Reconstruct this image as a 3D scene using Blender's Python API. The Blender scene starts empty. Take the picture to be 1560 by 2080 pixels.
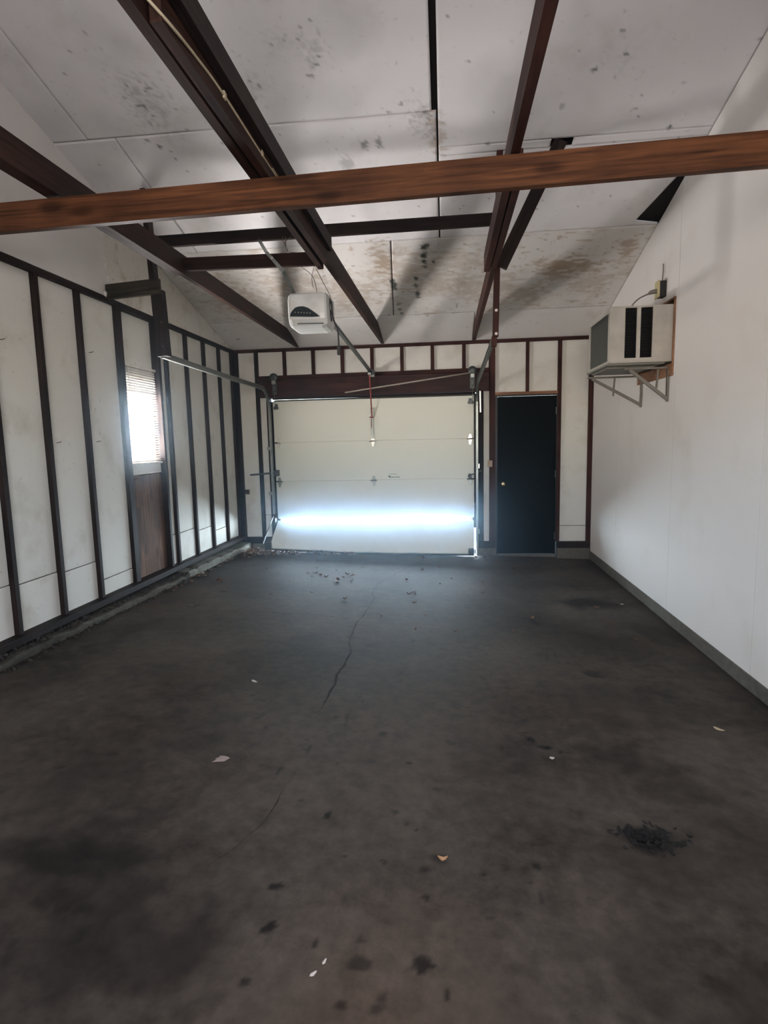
import bpy, bmesh, math, random
import numpy as np
from mathutils import Vector, Matrix, Euler

# ------------------------------------------------------------------ camera, sky, lights, exposure
S = bpy.context.scene
COL = S.collection
XL, XR, ZP, SL = -2.815, 1.787, 2.795, 0.279       # stud faces, right wall face, plate height, roof slope
YB, YRIDGE = -8.6, -5.5                             # rear wall, ridge

def setup_camera():
    yaw, pit, rol = 0.111111, -0.123096, -0.0224786
    cy, sy, cp, sp = math.cos(yaw), math.sin(yaw), math.cos(pit), math.sin(pit)
    fwd = Vector((-sy*cp, cy*cp, sp)); right = Vector((cy, sy, 0)); up = right.cross(fwd)
    r = right*math.cos(rol) + up*math.sin(rol); u = -right*math.sin(rol) + up*math.cos(rol)
    cam = bpy.data.cameras.new('camera'); o = bpy.data.objects.new('camera', cam); COL.objects.link(o)
    M = Matrix((r, u, -fwd)).transposed().to_4x4(); M.translation = (-0.04025, -7.41334, 1.55424)
    o.matrix_world = M
    cam.sensor_fit = 'VERTICAL'; cam.sensor_height = 36.0; cam.sensor_width = 27.0
    cam.lens = 36.0*1150.925/2080.0
    cam.clip_start = 0.05; cam.clip_end = 200
    S.camera = o
setup_camera()

S.view_settings.view_transform = 'Standard'
S.view_settings.look = 'None'
S.view_settings.gamma = 1.0
S.view_settings.use_curve_mapping = False
S.view_settings.exposure = 0.36

world = bpy.data.worlds.new('sky'); S.world = world; world.use_nodes = True
wn = world.node_tree.nodes; wl = world.node_tree.links
sky = wn.new('ShaderNodeTexSky'); sky.sky_type = 'NISHITA'; sky.sun_disc = False
sky.sun_elevation = math.radians(48); sky.sun_rotation = math.radians(200)
wn['Background'].inputs['Strength'].default_value = 1.2
wl.new(sky.outputs['Color'], wn['Background'].inputs['Color'])

def area(name, loc, direction, sx, sy, power, color, spread=180, up='Z'):
    l = bpy.data.lights.new(name, 'AREA'); l.shape = 'RECTANGLE'; l.size = sx; l.size_y = sy
    l.energy = power; l.color = color; l.spread = math.radians(spread)
    o = bpy.data.objects.new(name, l); COL.objects.link(o)
    o.location = loc; o.rotation_euler = Vector(direction).to_track_quat('-Z', 'Y').to_euler()
    return o
# daylight at the openings; the rear window is assumed, out of view
area('daylight_window', (XL-0.150, -2.32, 1.73), (1, 0, 0), 0.52, 0.60, 65, (1.0, 0.975, 0.98))
area('ground_bounce_window', (XL-0.42, -2.32, 1.22), (1, 0, 0.95), 0.9, 0.60, 250, (1.0, 0.975, 0.98))
area('daylight_door_joint', (-1.01, 0.17, 0.533), (0, -1, 0), 2.55, 0.055, 125, (0.66, 0.84, 1.0))
ud = area('daylight_under_door', (-1.01, 0.15, 0.165), (0, -1, 0), 2.66, 0.10, 70, (0.66, 0.83, 1.0))
ud.rotation_euler = (Matrix.Rotation(math.radians(1.95), 4, 'Y') @ Matrix.Rotation(math.radians(-90), 4, 'X')).to_euler()
area('daylight_assumed_rear', (-0.25, YB-0.12, 2.05), (0, 1, 0.30), 2.0, 0.9, 76, (1.0, 0.95, 0.98))

# ------------------------------------------------------------------ helpers
WM = {}
def link(o, parent=None, M=None):
    M = M or Matrix()
    COL.objects.link(o)
    if parent is not None:
        o.parent = parent
        o.matrix_parent_inverse = Matrix()
        o.matrix_basis = WM[parent.name].inverted() @ M
    else:
        o.matrix_basis = M
    WM[o.name] = M.copy()
    return o
def tag(o, label=None, cat=None, group=None, kind=None):
    if label: o['label'] = label
    if cat: o['category'] = cat
    if group: o['group'] = group
    if kind: o['kind'] = kind
    return o
def empty(name, loc):
    o = bpy.data.objects.new(name, None); o.empty_display_size = 0.1
    return link(o, None, Matrix.Translation(loc))
def from_bm(name, bm, mat, parent=None, M=None, smooth=False):
    bmesh.ops.recalc_face_normals(bm, faces=bm.faces)
    me = bpy.data.meshes.new(name); bm.to_mesh(me); bm.free()
    if mat: me.materials.append(mat)
    if smooth:
        for p in me.polygons: p.use_smooth = True
    return link(bpy.data.objects.new(name, me), parent, M)
def pydata(name, v, f, mat, parent=None, M=None, smooth=False):
    bm = bmesh.new(); vs = [bm.verts.new(p) for p in v]
    for q in f: bm.faces.new([vs[i] for i in q])
    return from_bm(name, bm, mat, parent, M, smooth)
def add_box(bm, x0, x1, y0, y1, z0, z1, bev=0, M=None):
    r = bmesh.ops.create_cube(bm, size=1)
    T = Matrix.Translation(((x0+x1)/2, (y0+y1)/2, (z0+z1)/2)) @ Matrix.Diagonal((x1-x0, y1-y0, z1-z0, 1))
    if M: T = M @ T
    bmesh.ops.transform(bm, matrix=T, verts=r['verts'])
    if bev:
        es = list({e for v in r['verts'] for e in v.link_edges})
        bmesh.ops.bevel(bm, geom=es, offset=bev, segments=2, affect='EDGES', profile=0.5)
def box(name, x0, x1, y0, y1, z0, z1, mat, parent=None, bev=0, smooth=False):
    c = Vector(((x0+x1)/2, (y0+y1)/2, (z0+z1)/2))
    bm = bmesh.new(); add_box(bm, x0-c.x, x1-c.x, y0-c.y, y1-c.y, z0-c.z, z1-c.z, bev)
    return from_bm(name, bm, mat, parent, Matrix.Translation(c), smooth)
def frame_of(p0, p1, up):
    x = (Vector(p1)-Vector(p0)); L = x.length; x.normalize()
    z = Vector(up) - x*x.dot(Vector(up)); z.normalize(); y = z.cross(x)
    M = Matrix((x, y, z)).transposed().to_4x4(); M.translation = Vector(p0)
    return M, L
def bar(name, p0, p1, w, h, mat, parent=None, up=(0, 0, 1), bev=0.003):
    """plank whose grain (local x) runs from p0 to p1; w across, h along up"""
    M, L = frame_of(p0, p1, up)
    bm = bmesh.new(); add_box(bm, 0, L, -w/2, w/2, -h/2, h/2, bev)
    return from_bm(name, bm, mat, parent, M)
def add_bar(bm, p0, p1, w, h, up=(0, 0, 1), bev=0):
    M, L = frame_of(p0, p1, up); add_box(bm, 0, L, -w/2, w/2, -h/2, h/2, bev, M)
def prism(name, prof, n0, n1, axis, mat, parent=None):
    """polygon prof extruded along a world axis; local frame keeps x along prof's first coordinate"""
    # axis 'x': prof = (y, z)  -> local x = world y, local y = -world x ; axis 'y': prof = (x, z) ; axis 'z': prof = (x, y)
    if axis == 'x': X, Z = Vector((0, 1, 0)), Vector((0, 0, 1))
    elif axis == 'y': X, Z = Vector((1, 0, 0)), Vector((0, 0, 1))
    else: X, Z = Vector((1, 0, 0)), Vector((0, 1, 0))
    N = Z.cross(X) if axis != 'x' else Z.cross(X)
    ax = {'x': Vector((1, 0, 0)), 'y': Vector((0, 1, 0)), 'z': Vector((0, 0, 1))}[axis]
    sgn = 1 if N.dot(ax) > 0 else -1
    o0 = prof[0]
    M = Matrix((X, N, Z)).transposed().to_4x4(); M.translation = X*o0[0] + Z*o0[1] + ax*n0
    d = (n1-n0)*sgn
    bm = bmesh.new()
    a = [bm.verts.new((p[0]-o0[0], 0, p[1]-o0[1])) for p in prof]; b = [bm.verts.new((p[0]-o0[0], d, p[1]-o0[1])) for p in prof]
    bm.faces.new(a); bm.faces.new(b[::-1])
    for i in range(len(prof)):
        j = (i+1) % len(prof); bm.faces.new((a[j], a[i], b[i], b[j]))
    return from_bm(name, bm, mat, parent, M)
def add_tube(bm, pts, r, n=8, closed=False):
    pts = [Vector(p) for p in pts]; rings = []
    prev = None
    for i, p in enumerate(pts):
        t = (pts[min(i+1, len(pts)-1)] - pts[max(i-1, 0)]).normalized()
        a = Vector((0, 0, 1)) if abs(t.z) < .9 else Vector((1, 0, 0))
        if prev is not None: a = prev
        u = (a - t*a.dot(t)).normalized(); prev = u; v = t.cross(u)
        rr = r[i] if isinstance(r, (list, tuple)) else r
        rings.append([bm.verts.new(p + (u*math.cos(k*2*math.pi/n) + v*math.sin(k*2*math.pi/n))*rr) for k in range(n)])
    for i in range(len(rings)-1):
        for k in range(n):
            bm.faces.new((rings[i][k], rings[i][(k+1) % n], rings[i+1][(k+1) % n], rings[i+1][k]))
    bm.faces.new(rings[0][::-1]); bm.faces.new(rings[-1])
def tube(name, pts, r, mat, parent=None, n=8):
    c = Vector(pts[0]); bm = bmesh.new(); add_tube(bm, [Vector(p)-c for p in pts], r, n)
    return from_bm(name, bm, mat, parent, Matrix.Translation(c), True)
def curve_pts(pts, k=6):
    """Catmull-Rom through pts"""
    P = [Vector(p) for p in pts]; out = []
    for i in range(len(P)-1):
        a, b, c, d = P[max(i-1, 0)], P[i], P[i+1], P[min(i+2, len(P)-1)]
        for s in range(k):
            t = s/k
            out.append(0.5*((2*b) + (c-a)*t + (2*a-5*b+4*c-d)*t*t + (3*b-a-3*c+d)*t*t*t))
    out.append(P[-1]); return out
def roofz(y): return ZP - SL*y if y >= YRIDGE else ZP - SL*YRIDGE - SL*(YRIDGE-y)
def floorz(x, y): return (XR-x)/4.487*(0.152-0.0205*y)

# value noise in numpy for painted-on dirt
_rs = np.random.RandomState(7); _tab = _rs.rand(256, 256)
def vnoise(x, y, f):
    x = x*f+100.3; y = y*f+57.7; xi = np.floor(x).astype(int); yi = np.floor(y).astype(int)
    fx = x-xi; fy = y-yi; fx = fx*fx*(3-2*fx); fy = fy*fy*(3-2*fy)
    g = lambda a, b: _tab[a % 256, b % 256]
    return (g(xi, yi)*(1-fx)+g(xi+1, yi)*fx)*(1-fy) + (g(xi, yi+1)*(1-fx)+g(xi+1, yi+1)*fx)*fy
def fbm(x, y, f, o=4):
    s = 0; a = .5
    for i in range(o): s = s + a*vnoise(x+i*3.1, y-i*1.7, f*2**i); a *= .5
    return s/(1-.5**o)

# ------------------------------------------------------------------ materials
def new_mat(name):
    m = bpy.data.materials.new(name); m.use_nodes = True
    nt = m.node_tree; b = nt.nodes['Principled BSDF']
    return m, nt, b
def N(nt, t, **kw):
    n = nt.nodes.new(t)
    for k, v in kw.items(): setattr(n, k, v)
    return n
def plain(name, col, rough=.5, metal=0, spec=.5, bump=0, bscale=60):
    m, nt, b = new_mat(name)
    b.inputs['Base Color'].default_value = (*col, 1); b.inputs['Roughness'].default_value = rough
    b.inputs['Metallic'].default_value = metal; b.inputs['Specular IOR Level'].default_value = spec
    tc = N(nt, 'ShaderNodeTexCoord'); no = N(nt, 'ShaderNodeTexNoise'); no.inputs['Scale'].default_value = 9; no.inputs['Detail'].default_value = 5
    nt.links.new(tc.outputs['Object'], no.inputs['Vector'])
    mx = N(nt, 'ShaderNodeMixRGB', blend_type='MULTIPLY'); mx.inputs[0].default_value = .35
    mx.inputs[1].default_value = (*col, 1); cr = N(nt, 'ShaderNodeValToRGB')
    cr.color_ramp.elements[0].position = .3; cr.color_ramp.elements[0].color = (.45, .43, .4, 1); cr.color_ramp.elements[1].position = .65
    nt.links.new(no.outputs['Fac'], cr.inputs['Fac']); nt.links.new(cr.outputs['Color'], mx.inputs[2]); nt.links.new(mx.outputs[0], b.inputs['Base Color'])
    if bump:
        n2 = N(nt, 'ShaderNodeTexNoise'); n2.inputs['Scale'].default_value = bscale
        nt.links.new(tc.outputs['Object'], n2.inputs['Vector'])
        bp = N(nt, 'ShaderNodeBump'); bp.inputs['Strength'].default_value = bump; bp.inputs['Distance'].default_value = .01
        nt.links.new(n2.outputs['Fac'], bp.inputs['Height']); nt.links.new(bp.outputs['Normal'], b.inputs['Normal'])
    return m
def wood(name, dark, light, rough=.6, knots=True):
    m, nt, b = new_mat(name); L = nt.links
    tc = N(nt, 'ShaderNodeTexCoord'); mp = N(nt, 'ShaderNodeMapping'); mp.inputs['Scale'].default_value = (1.6, 34, 34)
    oi = N(nt, 'ShaderNodeObjectInfo'); add = N(nt, 'ShaderNodeVectorMath', operation='ADD')
    sc = N(nt, 'ShaderNodeVectorMath', operation='SCALE'); sc.inputs['Scale'].default_value = 13.0
    cb = N(nt, 'ShaderNodeCombineXYZ'); 
    for i in range(3): L.new(oi.outputs['Random'], cb.inputs[i])
    L.new(cb.outputs[0], sc.inputs[0]); L.new(tc.outputs['Object'], add.inputs[0]); L.new(sc.outputs[0], add.inputs[1])
    L.new(add.outputs[0], mp.inputs['Vector'])
    no = N(nt, 'ShaderNodeTexNoise'); no.inputs['Scale'].default_value = 1.6; no.inputs['Detail'].default_value = 7; no.inputs['Distortion'].default_value = .6
    L.new(mp.outputs[0], no.inputs['Vector'])
    cr = N(nt, 'ShaderNodeValToRGB'); e = cr.color_ramp.elements
    e[0].position = .28; e[0].color = (*dark, 1); e[1].position = .72; e[1].color = (*light, 1)
    L.new(no.outputs['Fac'], cr.inputs['Fac'])
    n2 = N(nt, 'ShaderNodeTexNoise'); n2.inputs['Scale'].default_value = 2.6; n2.inputs['Detail'].default_value = 4
    L.new(add.outputs[0], n2.inputs['Vector'])
    c2 = N(nt, 'ShaderNodeValToRGB'); c2.color_ramp.elements[0].position = .35; c2.color_ramp.elements[0].color = (.45, .42, .42, 1); c2.color_ramp.elements[1].position = .62; c2.color_ramp.elements[1].color = (1.1, 1.05, 1, 1)
    L.new(n2.outputs['Fac'], c2.inputs['Fac'])
    mx = N(nt, 'ShaderNodeMixRGB', blend_type='MULTIPLY'); mx.inputs[0].default_value = .8
    L.new(cr.outputs[0], mx.inputs[1]); L.new(c2.outputs[0], mx.inputs[2]); out = mx.outputs[0]
    if knots:
        mp2 = N(nt, 'ShaderNodeMapping'); mp2.inputs['Scale'].default_value = (2.6, 7, 7); L.new(add.outputs[0], mp2.inputs['Vector'])
        vo = N(nt, 'ShaderNodeTexVoronoi'); vo.inputs['Scale'].default_value = 1.0; L.new(mp2.outputs[0], vo.inputs['Vector'])
        c3 = N(nt, 'ShaderNodeValToRGB'); c3.color_ramp.elements[0].position = .10; c3.color_ramp.elements[0].color = (.25, .2, .2, 1); c3.color_ramp.elements[1].position = .24
        L.new(vo.outputs['Distance'], c3.inputs['Fac'])
        m3 = N(nt, 'ShaderNodeMixRGB', blend_type='MULTIPLY'); m3.inputs[0].default_value = .75
        L.new(out, m3.inputs[1]); L.new(c3.outputs[0], m3.inputs[2]); out = m3.outputs[0]
    L.new(out, b.inputs['Base Color']); b.inputs['Roughness'].default_value = rough; b.inputs['Specular IOR Level'].default_value = .15
    bp = N(nt, 'ShaderNodeBump'); bp.inputs['Strength'].default_value = .35; bp.inputs['Distance'].default_value = .004
    L.new(no.outputs['Fac'], bp.inputs['Height']); L.new(bp.outputs['Normal'], b.inputs['Normal'])
    return m
def board_white(name, col, dirt=(.42, .38, .3), amount=.5, scale=3.0, speck=.0, attr=False, rough=.75, spec=.25):
    """painted sheet: base, soft stains, fine specks, and (attr) mould painted per vertex"""
    m, nt, b = new_mat(name); L = nt.links
    tc = N(nt, 'ShaderNodeTexCoord'); ge = N(nt, 'ShaderNodeNewGeometry')
    no = N(nt, 'ShaderNodeTexNoise'); no.inputs['Scale'].default_value = scale; no.inputs['Detail'].default_value = 8; no.inputs['Roughness'].default_value = .6
    L.new(ge.outputs['Position'], no.inputs['Vector'])
    cr = N(nt, 'ShaderNodeValToRGB'); cr.color_ramp.elements[0].position = .54; cr.color_ramp.elements[0].color = (0, 0, 0, 1); cr.color_ramp.elements[1].position = .80
    L.new(no.outputs['Fac'], cr.inputs['Fac'])
    f = N(nt, 'ShaderNodeMath', operation='MULTIPLY'); f.inputs[1].default_value = amount; L.new(cr.outputs[0], f.inputs[0])
    mx = N(nt, 'ShaderNodeMixRGB'); mx.inputs[1].default_value = (*col, 1); mx.inputs[2].default_value = (*dirt, 1); L.new(f.outputs[0], mx.inputs[0])
    out = mx.outputs[0]
    n2 = N(nt, 'ShaderNodeTexNoise'); n2.inputs['Scale'].default_value = 26; n2.inputs['Detail'].default_value = 3; L.new(ge.outputs['Position'], n2.inputs['Vector'])
    if speck:
        c2 = N(nt, 'ShaderNodeValToRGB'); c2.color_ramp.elements[0].position = .66; c2.color_ramp.elements[0].color = (0, 0, 0, 1); c2.color_ramp.elements[1].position = .74
        L.new(n2.outputs['Fac'], c2.inputs['Fac'])
        f2 = N(nt, 'ShaderNodeMath', operation='MULTIPLY'); f2.inputs[1].default_value = speck; L.new(c2.outputs[0], f2.inputs[0])
        m2 = N(nt, 'ShaderNodeMixRGB'); m2.inputs[2].default_value = (.2, .15, .1, 1); L.new(f2.outputs[0], m2.inputs[0]); L.new(out, m2.inputs[1]); out = m2.outputs[0]
    if attr:
        for an, c in (('tan', (.36, .26, .17)), ('mould', (.05, .055, .045))):
            at = N(nt, 'ShaderNodeAttribute'); at.attribute_name = an
            m2 = N(nt, 'ShaderNodeMixRGB'); m2.inputs[2].default_value = (*c, 1); L.new(at.outputs['Fac'], m2.inputs[0]); L.new(out, m2.inputs[1]); out = m2.outputs[0]
    L.new(out, b.inputs['Base Color']); b.inputs['Roughness'].default_value = rough; b.inputs['Specular IOR Level'].default_value = spec
    bp = N(nt, 'ShaderNodeBump'); bp.inputs['Strength'].default_value = .12; bp.inputs['Distance'].default_value = .004
    L.new(n2.outputs['Fac'], bp.inputs['Height']); L.new(bp.outputs['Normal'], b.inputs['Normal'])
    return m
def concrete(name, dark, light, attr=False, rough=.6):
    m, nt, b = new_mat(name); L = nt.links
    ge = N(nt, 'ShaderNodeNewGeometry')
    n1 = N(nt, 'ShaderNodeTexNoise'); n1.inputs['Scale'].default_value = 1.1; n1.inputs['Detail'].default_value = 6; n1.inputs['Roughness'].default_value = .6; L.new(ge.outputs['Position'], n1.inputs['Vector'])
    n2 = N(nt, 'ShaderNodeTexNoise'); n2.inputs['Scale'].default_value = 14; n2.inputs['Detail'].default_value = 8; n2.inputs['Roughness'].default_value = .7; L.new(ge.outputs['Position'], n2.inputs['Vector'])
    ad = N(nt, 'ShaderNodeMath', operation='MULTIPLY_ADD'); ad.inputs[1].default_value = .5; L.new(n2.outputs['Fac'], ad.inputs[0])
    sc = N(nt, 'ShaderNodeMath', operation='MULTIPLY'); sc.inputs[1].default_value = .5; L.new(n1.outputs['Fac'], sc.inputs[0]); L.new(sc.outputs[0], ad.inputs[2])
    cr = N(nt, 'ShaderNodeValToRGB'); e = cr.color_ramp.elements; e[0].position = .32; e[0].color = (*dark, 1); e[1].position = .66; e[1].color = (*light, 1)
    L.new(ad.outputs[0], cr.inputs['Fac']); out = cr.outputs[0]
    n3 = N(nt, 'ShaderNodeTexNoise'); n3.inputs['Scale'].default_value = .9; n3.inputs['Detail'].default_value = 2
    mp = N(nt, 'ShaderNodeMapping'); mp.inputs['Location'].default_value = (4, 7, 1); L.new(ge.outputs['Position'], mp.inputs[0]); L.new(mp.outputs[0], n3.inputs['Vector'])
    c3 = N(nt, 'ShaderNodeValToRGB'); c3.color_ramp.elements[0].position = .5; c3.color_ramp.elements[0].color = (0, 0, 0, 1); c3.color_ramp.elements[1].position = .75
    L.new(n3.outputs['Fac'], c3.inputs['Fac'])
    f3 = N(nt, 'ShaderNodeMath', operation='MULTIPLY'); f3.inputs[1].default_value = .45; L.new(c3.outputs[0], f3.inputs[0])
    mr = N(nt, 'ShaderNodeMixRGB', blend_type='MULTIPLY'); mr.inputs[2].default_value = (1.1, .85, .68, 1); L.new(f3.outputs[0], mr.inputs[0]); L.new(out, mr.inputs[1]); out = mr.outputs[0]
    if attr:
        at = N(nt, 'ShaderNodeAttribute'); at.attribute_name = 'stain'
        m2 = N(nt, 'ShaderNodeMixRGB'); m2.inputs[2].default_value = (.007, .0065, .0065, 1); L.new(at.outputs['Fac'], m2.inputs[0]); L.new(out, m2.inputs[1]); out = m2.outputs[0]
    L.new(out, b.inputs['Base Color'])
    rr = N(nt, 'ShaderNodeMapRange'); rr.inputs[3].default_value = rough-.12; rr.inputs[4].default_value = rough+.15; L.new(n2.outputs['Fac'], rr.inputs[0]); L.new(rr.outputs[0], b.inputs['Roughness'])
    b.inputs['Specular IOR Level'].default_value = .09
    bp = N(nt, 'ShaderNodeBump'); bp.inputs['Strength'].default_value = .25; bp.inputs['Distance'].default_value = .006
    L.new(n2.outputs['Fac'], bp.inputs['Height']); L.new(bp.outputs['Normal'], b.inputs['Normal'])
    return m

M_STUD = wood('dark_stained_stud', (.011, .008, .0072), (.036, .023, .020))
M_RED = wood('redwood_stain', (.022, .009, .007), (.080, .030, .023))
M_JOIST = wood('dark_joist', (.014, .0075, .006), (.058, .027, .019))
M_TIE = wood('orange_brown_beam', (.038, .015, .007), (.165, .066, .028), .5)
M_HEAD = wood('door_header_wood', (.016, .008, .007), (.065, .027, .023), .45)
M_GREY = wood('weathered_board', (.025, .023, .018), (.085, .075, .05), .8, False)
M_PLY = wood('plywood_brown', (.05, .027, .019), (.25, .145, .095), .7)
M_FRAME = wood('bare_wood_frame', (.20, .10, .055), (.42, .24, .15), .7)
M_WALL = board_white('white_wall_sheet', (.74, .715, .685), (.48, .43, .34), .35, 1.6)
M_INFILL = board_white('white_infill', (.73, .72, .665), (.42, .38, .28), .6, 3.2, .3)
M_CEILCLEAN = board_white('ceiling_sheet_clean', (.74, .725, .72), (.42, .38, .32), .45, 2.6, .2, True)
M_CEILDIRTY = board_white('ceiling_sheet_stained', (.70, .675, .64), (.42, .33, .23), .9, 3.6, .55, True)
M_CEILFAR = board_white('ceiling_sheet_strip', (.74, .715, .69), (.45, .36, .28), .4, 3.0, .3, True)
M_GABLE2 = board_white('gable_stained', (.70, .675, .62), (.40, .32, .22), .95, 4.5, .6)
M_FLOOR = concrete('garage_concrete', (.020, .0165, .0135), (.110, .095, .081), True, .68)
M_CURB = concrete('curb_concrete', (.09, .085, .07), (.30, .29, .25), False, .8)
M_CURBM = concrete('curb_concrete_grimy', (.03, .03, .026), (.15, .145, .12), False, .9)
M_DIRT = plain('dirt_crumbs', (.035, .03, .025), .95)
M_CURBD = concrete('curb_concrete_dark', (.05, .048, .042), (.17, .16, .135), False, .85)
M_DARK = plain('dark_void', (.01, .01, .01), .9)
M_DECK = plain('roof_deck_dark', (.02, .016, .014), .9)
M_DOOR = plain('black_door_paint', (.0022, .0032, .0034), .6, 0, .08, .06, 20)
M_JAMB = plain('black_jamb', (.012, .012, .013), .5)
M_STEEL = plain('galvanised_steel', (.33, .36, .34), .38, .9)
M_STEELD = plain('dark_steel', (.10, .115, .115), .45, .8)
M_HINGE = plain('bright_hinge', (.75, .74, .68), .3, .9)
M_SECT = board_white('garage_door_enamel', (.80, .82, .72), (.45, .44, .36), .12, 1.2, 0, False, .42, .5)
M_SEAL = plain('rubber_seal', (.04, .043, .036), .6)
M_BRASS = plain('brass_knob', (.85, .68, .35), .2, 1)
M_WHITEP = plain('opener_plastic', (.72, .74, .72), .32)
M_LENS = plain('opener_dark_lens', (.02, .03, .035), .18)
M_BLACK = plain('black_rubber', (.008, .008, .009), .5)
M_ACW = plain('ac_enamel', (.50, .48, .43), .5)
M_ACG = plain('ac_coil_fins', (.075, .08, .072), .5, .3, .5, .6, 160)
M_ACU = plain('ac_pan_grime', (.22, .21, .18), .7)
M_BRK = plain('painted_bracket', (.20, .185, .16), .6)
M_CABLE = plain('cream_cable', (.52, .44, .30), .6)
M_WIRE = plain('brown_wire', (.10, .07, .05), .6)
M_ROD = plain('pale_rod', (.46, .41, .36), .5)
M_IVORY = plain('ivory_plastic', (.55, .48, .26), .5)
M_BLIND = plain('blind_slat', (.80, .78, .72), .5)
M_TAN = plain('tan_box', (.42, .31, .23), .6)
M_RED2 = plain('red_handle', (.30, .05, .04), .5)
M_NAIL = plain('rusty_nail', (.10, .07, .055), .6, .6)
M_LEAF1 = plain('dry_leaf_tan', (.24, .165, .10), .8)
M_LEAF2 = plain('dry_leaf_brown', (.14, .075, .045), .8)
M_LEAF3 = plain('dry_leaf_pale', (.50, .40, .28), .8)
M_PAPER = plain('paper_scrap', (.62, .60, .56), .8)
M_SOOT = plain('black_soot', (.006, .006, .006), .95)
M_DRIVE = concrete('driveway_concrete', (.30, .30, .29), (.5, .49, .47), False, .8)
def glass_mat():
    m, nt, b = new_mat('thin_glass'); nt.nodes.remove(b); L = nt.links
    t = N(nt, 'ShaderNodeBsdfTransparent'); g = N(nt, 'ShaderNodeBsdfGlossy'); g.inputs['Roughness'].default_value = .02
    x = N(nt, 'ShaderNodeMixShader'); x.inputs[0].default_value = .08
    L.new(t.outputs[0], x.inputs[1]); L.new(g.outputs[0], x.inputs[2]); L.new(x.outputs[0], nt.nodes['Material Output'].inputs['Surface'])
    return m
M_GLASS = glass_mat()

# ------------------------------------------------------------------ floor
FLOOR_SPOTS = [(-.627,-5.364,8),(-.5,-5.438,12),(-.25,-5.374,9),(-.163,-5.466,6),(-.096,-5.197,7),(-.573,-5.958,12),(-.426,-5.988,8),(-.295,-5.96,9),(-.29,-6.032,15),(-.122,-6.022,17),
 (-.324,-6.161,11),(-.228,-6.153,13),(-.265,-5.646,8),(-.121,-5.653,10),(-.203,-5.433,6),(.257,-5.583,8),(-1.702,-5.313,8),(-.583,-6.135,8),(-.048,-6.09,8),(.491,-4.805,4),(-.117,-5.779,9),
 (-.598,-5.803,8),(-.364,-4.78,10),(-.025,-4.816,8),(.213,-4.821,6),(-.325,-4.12,5),(-.462,-3.951,5),(-1.657,-2.168,6),(-1.697,-2.366,6),(-1.119,-2.411,5),(-1.23,-1.613,8),(-1.132,-4.487,5),
 (-1.053,-4.536,5),(-.171,-3.181,6),(.883,-3.819,18),(.069,-5.646,5),(-.221,-5.021,6),(-.403,-5.639,5),(-2.193,-2.858,8),(.362,-4.718,10),(.42,-4.781,11),(-.08,-5.60,14)]
FLOOR_BIG = [(1.285,-2.106,.32,.22,.75),(1.566,-2.941,.25,.3,.55),(1.45,-1.35,.35,.3,.4),(1.402,-2.165,.15,.12,.6),(1.054,-2.731,.12,.1,.4),(1.619,-3.524,.14,.2,.4),(.964,-5.208,.12,.1,.4),(.80,-4.89,.22,.18,.5),(.92,-5.0,.2,.15,.5),
 (1.0,-4.2,.5,.4,.4),(-2.35,-3.9,.2,1.2,.35),(-1.3,-5.75,.30,.28,.72),(-1.0,-6.05,.35,.25,.65),(-1.9,-6.0,.6,.4,.5),(.684,-5.374,.125,.085,.99),(.7,-5.55,.28,.22,.45),(.9,-6.1,.5,.4,.5),(-.8,-2.4,.25,.12,.2),(-1.35,-4.75,.35,.25,.3),
 (-.35,-2.35,.12,.08,.3),(.55,-2.3,.5,.5,.22),(1.2,-5.6,.4,.6,.35),(-1.25,-5.0,.2,.12,.35),(1.2,-3.2,.35,.25,.3),(.55,-1.25,.7,.3,.25)]
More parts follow.
